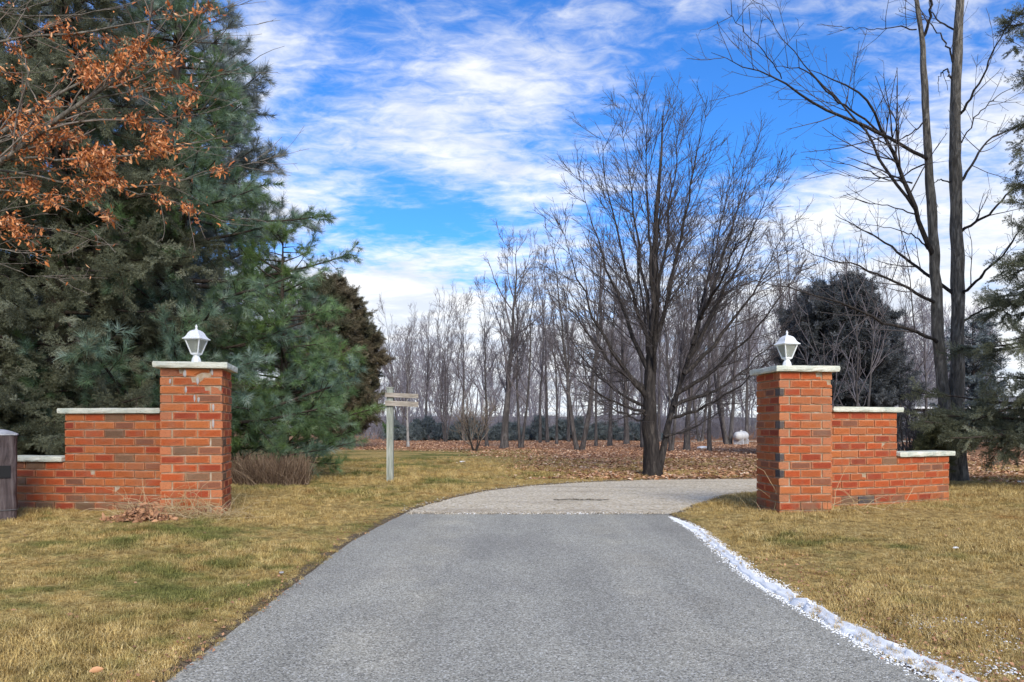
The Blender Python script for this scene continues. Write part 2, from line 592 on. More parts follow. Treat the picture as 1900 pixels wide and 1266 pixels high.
def ridged(Pn, Rn, sides, g, amp=.09):
    K = len(Pn)
    n = g.normal(size=(K, sides))
    for _ in range(3):
        n[1:-1] = (n[:-2] + n[1:-1] * 1.4 + n[2:]) / 3.4 * 1.25
    base_ = g.normal(size=(1, sides)) * .8
    V, F = tubes(Pn[None], Rn[None], sides)
    V = V.reshape(K, sides, 3)
    c = Pn[:, None, :]
    V = c + (V - c) * (1 + amp * np.clip(n + base_, -2, 2))[..., None]
    return V.reshape(-1, 3), F


def tubes(Pn, Rn, sides):
    """Pn (M,K,3), Rn (M,K) -> verts, quads"""
    Mn, K, _ = Pn.shape
    T = np.empty_like(Pn)
    T[:, 1:-1] = Pn[:, 2:] - Pn[:, :-2]
    T[:, 0] = Pn[:, 1] - Pn[:, 0]
    T[:, -1] = Pn[:, -1] - Pn[:, -2]
    T = nz(T)
    mean = nz(Pn[:, -1] - Pn[:, 0])
    ref = np.where(np.abs(mean[:, 2:3]) > .75, np.array([[1.0, 0.1, 0]]), np.array([[0, 0.1, 1.0]]))[:, None, :]
    A = nz(np.cross(T, np.broadcast_to(ref, T.shape)))
    B = np.cross(T, A)
    ang = np.arange(sides) / sides * 2 * PI
    ca, sa = np.cos(ang), np.sin(ang)
    V = Pn[:, :, None, :] + Rn[:, :, None, None] * (A[:, :, None, :] * ca[None, None, :, None] + B[:, :, None, :] * sa[None, None, :, None])
    idx = np.arange(Mn * K * sides).reshape(Mn, K, sides)
    a = idx[:, :-1, :]
    b = np.roll(a, -1, axis=2)
    c = idx[:, 1:, :]
    e = np.roll(c, -1, axis=2)
    F = np.stack([a, b, e, c], axis=-1).reshape(-1, 4)
    return V.reshape(-1, 3), F


def at_t(Pn, Rn, m, t):
    K = Pn.shape[1]
    f_ = np.clip(t, 0, .9999) * (K - 1)
    i = f_.astype(int)
    u = (f_ - i)[:, None]
    p = Pn[m, i] * (1 - u) + Pn[m, i + 1] * u
    T = nz(Pn[m, i + 1] - Pn[m, i])
    r = Rn[m, i] * (1 - u[:, 0]) + Rn[m, i + 1] * u[:, 0]
    return p, T, r


def plen(Pn):
    return np.linalg.norm(np.diff(Pn, axis=1), axis=2).sum(1)


def spawn(g, Pn, Rn, dens, t0, t1, ang, lfac, labs, K, up=.0, wob=.08, rr=.6, rmin=.003, flat=0.0, tip=.35, out=0.0, center=None, rl=.0105, tl=.6):
    """children of every parent; dens per metre of parent; length = (labs + lfac*parent length)*(1-.65 t)"""
    L = plen(Pn)
    n = np.maximum((L * (t1 - t0) * dens + g.random(len(L))).astype(int), 1)
    m = np.repeat(np.arange(len(L)), n)
    t = t0 + (t1 - t0) * g.random(len(m))
    p, T, r = at_t(Pn, Rn, m, t)
    rnd = g.normal(size=(len(m), 3))
    rnd[:, 2] *= (1 - flat)
    perp = nz(rnd - T * (rnd * T).sum(1, keepdims=True))
    if out and center is not None:
        o_ = p - center
        o_[:, 2] = 0
        o_ = nz(o_)
        perp = nz(perp + out * (o_ - T * (o_ * T).sum(1, keepdims=True)))
    a = np.radians(ang[0] + (ang[1] - ang[0]) * g.random(len(m)))[:, None]
    dcur = nz(T * np.cos(a) + perp * np.sin(a))
    Lc = (labs + lfac * L[m]) * (1 - tl * t) * (.6 + .7 * g.random(len(m)))
    st = (Lc / (K - 1))[:, None]
    pts = [p]
    for k in range(K - 1):
        dcur = nz(dcur + np.array([0, 0, up]) + wob * g.normal(size=dcur.shape))
        pts.append(pts[-1] + dcur * st)
    C = np.stack(pts, axis=1)
    r0 = np.maximum(np.minimum(r * rr, .004 + Lc * rl), rmin)
    s = np.linspace(0, 1, K)[None, :]
    Rc = np.maximum(r0[:, None] * (1 - (1 - tip) * s), rmin * .7)
    return C, Rc


def resample(pts, K, g=None, wob=0.0):
    pts = np.asarray(pts, float)
    dd = np.concatenate([[0], np.cumsum(np.linalg.norm(np.diff(pts[:, :3], axis=0), axis=1))])
    s = np.linspace(0, dd[-1], K)
    # catmull-like smoothing via dense linear then average
    out = np.stack([np.interp(s, dd, pts[:, i]) for i in range(pts.shape[1])], axis=1)
    if K > 5:
        sm = out.copy()
        sm[1:-1] = (out[:-2] + 2 * out[1:-1] + out[2:]) / 4
        out = sm
    if g is not None and wob > 0:
        w_ = g.normal(size=(K, 3)) * wob
        w_[0] = 0
        out[:, :3] += w_
    return out


def rot_euler(dirs, g, roll=True):
    """euler (xyz) taking +X onto dirs with random roll"""
    X = nz(dirs)
    rnd = g.normal(size=X.shape) if roll else np.tile(np.array([0, 0, 1.0]), (len(X), 1))
    if not roll:
        rnd = rnd + .15 * g.normal(size=X.shape)
    Z = nz(rnd - X * (rnd * X).sum(1, keepdims=True))
    Y = np.cross(Z, X)
    # R = [X Y Z] columns
    r20, r21, r22 = X[:, 2], Y[:, 2], Z[:, 2]
    r10, r00 = X[:, 1], X[:, 0]
    ey = np.arcsin(np.clip(-r20, -1, 1))
    ex = np.arctan2(r21, r22)
    ez = np.arctan2(r10, r00)
    return np.stack([ex, ey, ez], axis=1)


# ------------------------------------------------------------------ instancing stuff (needles, blades, stones)
SRC = {}


def source(kind, meshes):
    c = bpy.data.collections.new('source_' + kind)
    for i, me in enumerate(meshes):
        o = bpy.data.objects.new('%s_source_%02d' % (kind, i), me)
        c.objects.link(o)
    SRC[kind] = (c, len(meshes))


def gn_group(kind):
    key = 'scatter_' + kind
    if key in bpy.data.node_groups:
        return bpy.data.node_groups[key]
    ng = bpy.data.node_groups.new(key, 'GeometryNodeTree')
    ng.interface.new_socket('Geometry', in_out='INPUT', socket_type='NodeSocketGeometry')
    ng.interface.new_socket('Geometry', in_out='OUTPUT', socket_type='NodeSocketGeometry')
    gi = ng.nodes.new('NodeGroupInput')
    go = ng.nodes.new('NodeGroupOutput')
    ci = ng.nodes.new('GeometryNodeCollectionInfo')
    ci.inputs['Collection'].default_value = SRC[kind][0]
    ci.inputs['Separate Children'].default_value = True
    ci.inputs['Reset Children'].default_value = True
    iop = ng.nodes.new('GeometryNodeInstanceOnPoints')
    iop.inputs['Pick Instance'].default_value = True

    def attr(name, typ):
        n = ng.nodes.new('GeometryNodeInputNamedAttribute')
        n.data_type = typ
        n.inputs['Name'].default_value = name
        return n.outputs['Attribute']
    ng.links.new(gi.outputs[0], iop.inputs['Points'])
    ng.links.new(ci.outputs[0], iop.inputs['Instance'])
    ng.links.new(attr('idx', 'INT'), iop.inputs['Instance Index'])
    ng.links.new(attr('rot', 'FLOAT_VECTOR'), iop.inputs['Rotation'])
    ng.links.new(attr('scl', 'FLOAT'), iop.inputs['Scale'])
    ng.links.new(iop.outputs[0], go.inputs[0])
    return ng


def scatter(name, kind, pts, eul, scl, parent=None, g=rng, mat=None):
    me = bpy.data.meshes.new(name)
    n = len(pts)
    me.vertices.add(n)
    me.vertices.foreach_set('co', np.asarray(pts, dtype=np.float32).ravel())
    a = me.attributes.new('rot', 'FLOAT_VECTOR', 'POINT'); a.data.foreach_set('vector', np.asarray(eul, dtype=np.float32).ravel())
    a = me.attributes.new('scl', 'FLOAT', 'POINT'); a.data.foreach_set('value', np.asarray(scl, dtype=np.float32))
    a = me.attributes.new('idx', 'INT', 'POINT'); a.data.foreach_set('value', g.integers(0, SRC[kind][1], n).astype(np.int32))
    o = obj(name, me, parent, kind='stuff')
    md = o.modifiers.new('scatter', 'NODES')
    md.node_group = gn_group(kind)
    return o


def needles(bases, dirs, L, wd, g):
    """thin triangles"""
    n = len(bases)
    rnd = g.normal(size=(n, 3))
    perp = nz(np.cross(dirs, rnd))
    L = np.broadcast_to(L, (n,))[:, None]
    V = np.stack([bases - perp * wd * .5, bases + perp * wd * .5, bases + dirs * L], axis=1).reshape(-1, 3)
    F = np.arange(3 * n).reshape(-1, 3)
    return V, F


def mk_pine_tuft(g, mat, n=46, L=.105, wd=.0042):
    x = g.random(n) ** .7 * .09
    b = np.stack([x, np.zeros(n), np.zeros(n)], 1)
    az = g.random(n) * 2 * PI
    sp = np.radians(18 + 42 * g.random(n))
    dr = np.stack([np.cos(sp), np.sin(sp) * np.cos(az), np.sin(sp) * np.sin(az)], 1)
    V, F = needles(b, dr, L * (.7 + .5 * g.random(n)), wd, g)
    return mesh_np('pine_tuft', V, F, mat, smooth=False)


def mk_sprig(g, mat, L=.24, side=7, sl=.085, nl=.022, wd=.0045, dens=420, flat=.25, droop=.0):
    segs = []
    segs.append((np.array([0, 0, 0.]), np.array([L, 0, -droop * L])))
    for i in range(side):
        u = .12 + .8 * i / side
        for s in (-1, 1):
            a = np.radians(g.uniform(38, 58))
            l = sl * (1 - .55 * u) * g.uniform(.7, 1.2)
            b = np.array([L * u, 0, -droop * L * u * u])
            segs.append((b, b + l * np.array([math.cos(a), s * math.sin(a), g.normal() * flat - droop * .6])))
    Bs, Ds = [], []
    for a, b in segs:
        l = np.linalg.norm(b - a)
        n = max(int(l * dens), 3)
        t = g.random(n)[:, None]
        T = (b - a) / l
        rnd = g.normal(size=(n, 3))
        perp = nz(rnd - T * (rnd @ T)[:, None])
        Bs.append(a + (b - a) * t)
        Ds.append(nz(T * .75 + perp * .8))
    Bs = np.concatenate(Bs); Ds = np.concatenate(Ds)
    V, F = needles(Bs, Ds, nl * (.8 + .5 * g.random(len(Bs))), wd, g)
    return mesh_np('sprig', V, F, mat, smooth=False)


def mk_grass_tuft(g, mat, n=44, rad=.055, h=.045, wd=.0032):
    a = g.random(n) * 2 * PI
    r = rad * np.sqrt(g.random(n))
    b = np.stack([r * np.cos(a), r * np.sin(a), np.full(n, -.004)], 1)
    az = g.random(n) * 2 * PI
    ti = np.radians(15 + 62 * g.random(n))
    d1 = np.stack([np.sin(ti) * np.cos(az), np.sin(ti) * np.sin(az), np.cos(ti)], 1)
    L = (h * (.55 + .8 * g.random(n)))[:, None]
    side = nz(np.cross(d1, np.array([[0, 0, 1.0]]))) * wd * .5
    mid = b + d1 * L * .55
    d2 = nz(d1 + np.array([[0, 0, -.45]]) + .25 * g.normal(size=d1.shape))
    tip = mid + d2 * L * .5
    tip[:, 2] = np.maximum(tip[:, 2], .002)
    V = np.stack([b - side, b + side, mid + side * .8, mid - side * .8, tip], 1).reshape(-1, 3)
    i = np.arange(n) * 5
    Q = np.stack([i, i + 1, i + 2, i + 3], 1)
    T = np.stack([i + 3, i + 2, i + 4], 1)
    return mesh_np('grass_tuft', V, [Q, T], mat, smooth=False)


def rock_mesh(g, mat, name='stone', flat=.6):
    me = bpy.data.meshes.new(name)
    import bmesh
    bm = bmesh.new()
    bmesh.ops.create_icosphere(bm, subdivisions=1, radius=1)
    for v in bm.verts:
        v.co *= g.uniform(.75, 1.15)
        v.co.z *= flat
    bm.to_mesh(me); bm.free()
    me.materials.append(mat)
    return me


g0 = np.random.default_rng(3)
source('pine', [mk_pine_tuft(g0, M['pine']) for _ in range(5)])
source('pine_bright', [mk_pine_tuft(g0, M['pine_bright']) for _ in range(4)])
source('pine_grey', [mk_pine_tuft(g0, M['pine_grey']) for _ in range(4)])
source('spruce', [mk_sprig(g0, M['spruce'], droop=.25) for _ in range(5)])
source('cedar', [mk_sprig(g0, M['cedar'], L=.34, side=8, sl=.15, nl=.045, wd=.014, dens=110, flat=.3) for _ in range(4)])
source('dark_conifer', [mk_sprig(g0, M['dark_conifer'], L=.34, side=8, sl=.15, nl=.045, wd=.012, dens=110, flat=.4) for _ in range(4)])
source('yew', [mk_sprig(g0, M['yew'], L=.2, side=6, sl=.08, nl=.03, wd=.008, dens=150) for _ in range(3)])
source('far_conifer', [mk_sprig(g0, M['far_conifer'], L=.45, side=6, sl=.2, nl=.07, wd=.022, dens=60, flat=.4) for _ in range(3)])
source('grass', [mk_grass_tuft(g0, M['blade']) for _ in range(10)])
source('long_grass', [mk_grass_tuft(g0, M['blade'], n=36, rad=.09, h=.085, wd=.006) for _ in range(6)])
source('stone', [rock_mesh(g0, M['stone']) for _ in range(5)])
source('snow', [rock_mesh(g0, M['snow'], 'snow_lump', .45) for _ in range(5)])

# ------------------------------------------------------------------ roads and ground
AL = np.array([(-1.36, -14), (-1.36, -2), (-1.355, 1), (-1.36, 2.88), (-1.357, 3.52), (-1.37, 4.71), (-1.40, 6.02), (-1.34, 7.22), (-1.21, 8.52)])
AR = np.array([(1.75, -14), (1.72, -2), (1.68, 1), (1.64, 2.88), (1.59, 3.71), (1.56, 4.83), (1.70, 6.73), (1.77, 7.6), (1.80, 8.40)])
GL = np.array([(-1.23, 8.42), (-1.03, 9.46), (-.41, 11.25), (.45, 12.36), (1.43, 13.07), (2.47, 13.58), (3.5, 13.72), (4.6, 13.86), (6.0, 14.5), (7.0, 16.3), (8.6, 19), (11, 25), (16, 36), (19.2, 44.2)])
GR = np.array([(1.82, 8.36), (2.06, 8.8), (2.30, 9.25), (2.81, 10.16), (3.2, 10.65), (3.67, 11.06), (5.4, 11.5), (6.9, 12.6), (7.7, 14.4), (8.8, 16.6), (10, 19.5), (13, 26), (18, 37), (21.8, 44.2)])


def resample2(a, n):
    dd = np.concatenate([[0], np.cumsum(np.linalg.norm(np.diff(a, axis=0), axis=1))])
    s = np.linspace(0, dd[-1], n)
    o = np.stack([np.interp(s, dd, a[:, 0]), np.interp(s, dd, a[:, 1])], 1)
    for _ in range(2):
        o[1:-1] = (o[:-2] + 2 * o[1:-1] + o[2:]) / 4
    return o


def index_resample(a, per):
    out = []
    for i in range(len(a) - 1):
        for k in range(per):
            u = k / per
            out.append(a[i] * (1 - u) + a[i + 1] * u)
    out.append(a[-1])
    o = np.array(out)
    for _ in range(4):
        o[1:-1] = (o[:-2] + 2 * o[1:-1] + o[2:]) / 4
    return o


AL2, AR2 = index_resample(AL, 10), index_resample(AR, 10)
GL2, GR2 = index_resample(GL, 8), index_resample(GR, 8)
ge = np.random.default_rng(5)


def rough_edge(a, amp):
    n = ge.normal(size=a.shape) * amp
    n[1:-1] = (n[:-2] + n[1:-1] * 2 + n[2:]) / 3
    return a + n


AL2 = rough_edge(AL2, .008); AR2 = rough_edge(AR2, .008)
GL2 = rough_edge(GL2, .02); GR2 = rough_edge(GR2, .02)


def ribbon(Lh, Rh, z, cross=4):
    n = len(Lh)
    u = np.linspace(0, 1, cross + 1)
    xy = Lh[:, None, :] * (1 - u)[None, :, None] + Rh[:, None, :] * u[None, :, None]
    V = np.concatenate([xy, np.full((*xy.shape[:2], 1), z)], axis=2)
    idx = np.arange(n * (cross + 1)).reshape(n, cross + 1)
    F = np.stack([idx[:-1, :-1], idx[:-1, 1:], idx[1:, 1:], idx[1:, :-1]], -1).reshape(-1, 4)
    return V.reshape(-1, 3), F


V, F = ribbon(AL2, AR2, 0.0)
obj('asphalt_driveway', mesh_np('asphalt_driveway', V, F, M['asphalt']), kind='structure')
V, F = ribbon(GL2, GR2, 0.006)
gravel = obj('gravel_drive', mesh_np('gravel_drive', V, F, M['gravel']), kind='structure')
fl = np.array([(9.5, 45.6), (14, 46.4), (20, 46.8), (40, 47), (90, 47)]); fr = np.array([(9.5, 45.0), (14, 44.0), (20, 43.8), (40, 43.6), (90, 43.6)])
V, F = ribbon(index_resample(fl, 4), index_resample(fr, 4), .05)
obj('far_lane', mesh_np('far_lane', V, F, M['gravel']), kind='structure')

polyA = np.concatenate([AL2, AR2[::-1]])
polyG = np.concatenate([GL2, GR2[::-1]])


def inside(poly, x, y):
    c = np.zeros(x.shape, bool)
    n = len(poly)
    for i in range(n):
        x1, y1 = poly[i]; x2, y2 = poly[(i + 1) % n]
        if y1 == y2:
            continue
        k = ((y1 > y) != (y2 > y)) & (x < (x2 - x1) * (y - y1) / (y2 - y1) + x1)
        c ^= k
    return c


def edge_dist(lines, x, y):
    dmin = np.full(x.shape, 1e9)
    for a in lines:
        for i in range(len(a) - 1):
            ax, ay = a[i]; bx, by = a[i + 1]
            dx, dy = bx - ax, by - ay
            t = np.clip(((x - ax) * dx + (y - ay) * dy) / (dx * dx + dy * dy + 1e-12), 0, 1)
            dmin = np.minimum(dmin, np.hypot(x - ax - t * dx, y - ay - t * dy))
    return dmin


COARSE = [AL2[::3], AR2[::3], GL2[::2], GR2[::2]]


def sdist(x, y):
    x = np.asarray(x, float); y = np.asarray(y, float)
    ins = inside(polyA, x, y) | inside(polyG, x, y)
    dd = edge_dist(COARSE, x, y)
    return np.where(ins, -dd, dd)


def gz(x, y, dd=None):
    x = np.asarray(x, float); y = np.asarray(y, float)
    if dd is None:
        dd = sdist(x, y)
    z = np.clip(dd * .35, -.03, .022)
    s = np.clip(dd / 1.8, 0, 1)
    s = s * s * (3 - 2 * s)
    z = z + s * .05 * np.clip(1 - (y - 11) / 8, .2, 1)
    b = .012 * np.sin(x * 1.7 + y * .6) * np.sin(y * 1.3 - x * .4) + .008 * np.sin(x * 4.1 + 1) * np.sin(y * 3.7)
    z = z + b * np.clip(dd, 0, 1)
    # gentle far relief
    far = np.clip((y - 50) / 200, 0, 1)
    return z + far * 1.2 * np.sin(x * .01 + 1) ** 2


def g1(x, y):
    return float(gz(np.array([x]), np.array([y]))[0])


def axis(dense0, dense1, step, far0, far1, growth=1.25):
    a = list(np.arange(dense0, dense1 + 1e-6, step))
    s = step
    v = dense1
    while v < far1:
        s *= growth
        v += s
        a.append(v)
    s = step
    v = dense0
    b = []
    while v > far0:
        s *= growth
        v -= s
        b.append(v)
    return np.array(b[::-1] + a)


xs = axis(-6.5, 9.5, .1, -3000, 3000)
ys = axis(1.5, 17, .1, -3000, 3000)
X, Y = np.meshgrid(xs, ys)
ddg = np.full(X.shape, 50.0)
nearm = (np.abs(X) < 40) & (Y > -20) & (Y < 60)
ddg[nearm] = sdist(X[nearm], Y[nearm])
Z = gz(X, Y, ddg)
V = np.stack([X, Y, Z], -1).reshape(-1, 3)
idx = np.arange(len(V)).reshape(X.shape)
F = np.stack([idx[:-1, :-1], idx[:-1, 1:], idx[1:, 1:], idx[1:, :-1]], -1).reshape(-1, 4)
obj('ground', mesh_np('ground', V, F, M['lawn'], shade=np.clip(ddg, -1, 5).ravel()), kind='structure')

# hill on the horizon
hx = np.linspace(-500, 500, 220)
rows = []
for k, (yy, hh) in enumerate([(225, -.5), (240, 2.4), (262, 3.6), (300, 4.6), (420, 3.5), (600, -1)]):
    nn = np.array([mnoise.noise(Vector((x * .012, k * .7, 3.3))) * 1.6 + mnoise.noise(Vector((x * .11, k * 1.7, 1.1))) * .8 for x in hx])
    rows.append(np.stack([hx, np.full_like(hx, yy), hh + nn * (0 if k in (0, 5) else 1)], 1))
V = np.stack(rows).reshape(-1, 3)
idx = np.arange(len(V)).reshape(6, -1)
F = np.stack([idx[:-1, :-1], idx[:-1, 1:], idx[1:, 1:], idx[1:, :-1]], -1).reshape(-1, 4)
obj('hills', mesh_np('hills', V, F, M['hill']), kind='structure')

# ------------------------------------------------------------------ brick walls
gb = np.random.default_rng(21)
CH = .0885        # course height
BP = .24          # brick pitch
BL, BH, BD = .23, .0755, .108


def brick_mesh(g, mat, chip=0, length=BL):
    nx, nzv = 6, 4
    xs_ = np.array([0, .035, .3, .65, .965, 1]) * length
    zs_ = np.array([0, .16, .84, 1]) * BH
    V = []
    for j in range(nzv):
        for i in range(nx):
            inner = 0 < i < nx - 1 and 0 < j < nzv - 1
            y = g.uniform(-.006, .002) if inner else g.uniform(0, .003)
            x, z = xs_[i], zs_[j]
            if not inner:
                x += g.uniform(-.0012, .0012); z += g.uniform(-.0018, .0018)
            else:
                z += g.uniform(-.004, .004)
            if chip == 1 and i >= 4 and j >= 2:
                y += .035; z -= .012
            if chip == 2 and i >= 3 and j <= 1:
                y += .03
            if chip == 3 and i <= 1 and j >= 2:
                y += .04; z -= .015
            V.append((x, y, z))
    n0 = len(V)
    for (x, z) in ((0, 0), (length, 0), (length, BH), (0, BH)):
        V.append((x, BD, z))
    F4, F3 = [], []
    for j in range(nzv - 1):
        for i in range(nx - 1):
            a = j * nx + i
            F4.append((a, a + 1, a + 1 + nx, a + nx))
    F4.append((n0 + 1, n0, n0 + 3, n0 + 2))
    polys = [tuple([n0] + [n0 + 1] + list(range(nx - 1, -1, -1))),
             tuple([n0 + 3] + [(nzv - 1) * nx + i for i in range(nx)] + [n0 + 2]),
             tuple([n0, 0] + [j * nx for j in range(1, nzv)] + [n0 + 3]),
             tuple([n0 + 1, n0 + 2] + [j * nx + nx - 1 for j in range(nzv - 1, -1, -1)])]
    me = bpy.data.meshes.new('brick')
    me.from_pydata(V, [], F4 + polys)
    me.materials.append(mat)
    me.update()
    return me


BM = [brick_mesh(gb, M['brick']) for _ in range(10)]
BMd = [brick_mesh(gb, M['dark_brick']) for _ in range(3)]
BMb = [brick_mesh(gb, M['brown_brick']) for _ in range(3)]
BMc = [brick_mesh(gb, M['brick'], c) for c in (1, 2, 3)]


def put_brick(parent, x, y, z, ang, sx=1.0, dark=False, chip=0, brown=False):
    me = BMc[chip - 1] if chip else (random.choice(BMb if brown else BMd) if dark else random.choice(BM))
    o = bpy.data.objects.new('brick', me)
    COL.objects.link(o)
    o.parent = parent
    jit = random.uniform(-.003, .002)
    nx_, ny_ = math.sin(ang), -math.cos(ang)
    o.location = (x + nx_ * jit, y + ny_ * jit, z + random.uniform(-.0012, .0012))
    o.rotation_euler = (random.uniform(-.006, .006), random.uniform(-.006, .006), ang + random.uniform(-.007, .007))
    o.scale = (sx, 1, 1)
    return o


def coping_mesh(segs, thick, g, name='coping'):
    """segs: list of 4-point top outlines ordered ccw subdivided; rough rock-faced edges"""
    n = len(segs)
    V, F = [], []
    for lv, (dz, ins) in enumerate(((0, .004), (thick * .3, -.003), (thick * .75, -.001), (thick, .005))):
        cx = np.mean(segs, axis=0)
        for p in segs:
            dv = p - cx
            dv = dv / (np.linalg.norm(dv) + 1e-9)
            q = p - dv * (ins + g.uniform(-.004, .004))
            V.append((q[0], q[1], dz + g.uniform(-.0015, .0015)))
    for lv in range(3):
        for i in range(n):
            j = (i + 1) % n
            F.append((lv * n + i, lv * n + j, (lv + 1) * n + j, (lv + 1) * n + i))
    F.append(tuple(range(n - 1, -1, -1)))
    F.append(tuple(3 * n + i for i in range(n)))
    me = bpy.data.meshes.new(name)
    me.from_pydata(V, [], F)
    me.materials.append(M['coping'])
    me.update()
    return me


def outline(corners, per=8):
    out = []
    for i in range(len(corners)):
        a, b = np.array(corners[i], float), np.array(corners[(i + 1) % len(corners)], float)
        for k in range(per):
            out.append(a + (b - a) * k / per)
    return out


PW = .60


def pillar(label, cx, cy, ang, ztop, zbase, flip, group, dark_corner=(), chips=(), darks=(), black=False):
    """(cx,cy) front-left corner in plan, ang = direction of the front face"""
    t = thing('gate_pillar', label, 'brick pillar', (cx, cy, zbase), ang, group)
    h = ztop - zbase
    V, F = box(.014, PW - .014, .014, PW - .014, -.2, h - .002)
    obj('mortar', mesh_np('mortar', V, F, M['mortar'], smooth=False), t)
    n = int(math.ceil((h + .1) / CH))
    for k in range(n):
        z = h - (k + 1) * CH + .005
        even = (k % 2 == 0)
        for face in range(4):
            # local frame of each face, going counter-clockwise
            ox, oy = [(0, 0), (PW, 0), (PW, PW), (0, PW)][face]
            a = face * PI / 2
            starts = [0.0, BP] if even else [PW - 2 * BP, PW - BP]
            for s_i, s in enumerate(starts):
                s2 = s + .005
                chip = 0
                dark = (face, k, s_i) in darks
                sx = (BP - .01) / BL
                if (face, k, s_i) in chips:
                    chip = chips[(face, k, s_i)]
                if face == 0 and k in dark_corner and even and s_i == 0:
                    put_brick(t, ox + s2, oy, z, a, .045 / BL, True)
                    s2 += .055
                    sx = (BP - .065) / BL
                put_brick(t, ox + s2 * math.cos(a), oy + s2 * math.sin(a), z, a, sx, dark, chip, not black)
    ov = .055
    cap = coping_mesh(outline([(-ov, -ov), (PW + ov, -ov), (PW + ov, PW + ov), (-ov, PW + ov)], 9), .062, gb)
    obj('coping', cap, t, (0, 0, h))
    return t


gp = 'brick pillars either side of the driveway'
gw = 'stepped brick wing walls beside the pillars'
ZT = 1.586
# left pillar : front-right corner (-2.975,7.6), rotated 12 degrees
a1 = R(12.2)
fl_ = (-2.975 - PW * math.cos(a1), 7.6 - PW * math.sin(a1))
left_pillar = pillar('orange brick pillar left of the driveway, with chipped top courses and grey mortar smears', fl_[0], fl_[1], a1, ZT, .02, False, gp,
                     chips={(0, 0, 0): 1, (0, 0, 1): 2, (0, 1, 0): 1, (0, 2, 1): 1, (0, 1, 1): 3, (1, 2, 0): 3},
                     darks={(0, 12, 1), (1, 8, 0), (1, 12, 0), (0, 9, 0), (3, 5, 0)})
a2 = R(5)
right_pillar = pillar('orange brick pillar right of the driveway, with scattered blackened bricks at its near corner', 2.892, 8.0, a2, ZT, .02, True, gp,
                      dark_corner=(2, 6, 10, 12), chips={(0, 0, 1): 1, (0, 1, 1): 1},
                      darks={(1, 3, 0), (1, 9, 0), (1, 13, 0)}, black=True)

# pale mortar smears on the left pillar (lumps standing proud in the joints)
def smear(parent, x, z, w_, h_):
    me = rock_mesh(gb, M['smear'], 'mortar_smear', 1.0)
    o = obj('mortar_smear', me, parent, (x, -.001, z))
    o.scale = (w_, .006, h_)


M['smear'] = material('pale_mortar', lambda t: (col(t, (.42, .39, .37)), nrm(t, t.noise(t.pos, 120, 3), .8, .005)))
hL = ZT - .02
for (x, k, w_, h_) in [(.24, .6, .02, .04), (.36, 1.5, .017, .04), (.10, 1.5, .012, .03), (.25, 2.5, .014, .035), (.33, 3.4, .012, .045), (.37, 3.6, .014, .03), (.51, 4.5, .014, .05), (.51, 6.4, .013, .05), (.50, .4, .012, .045)]:
    smear(left_pillar, x, hL - k * CH, w_, h_)


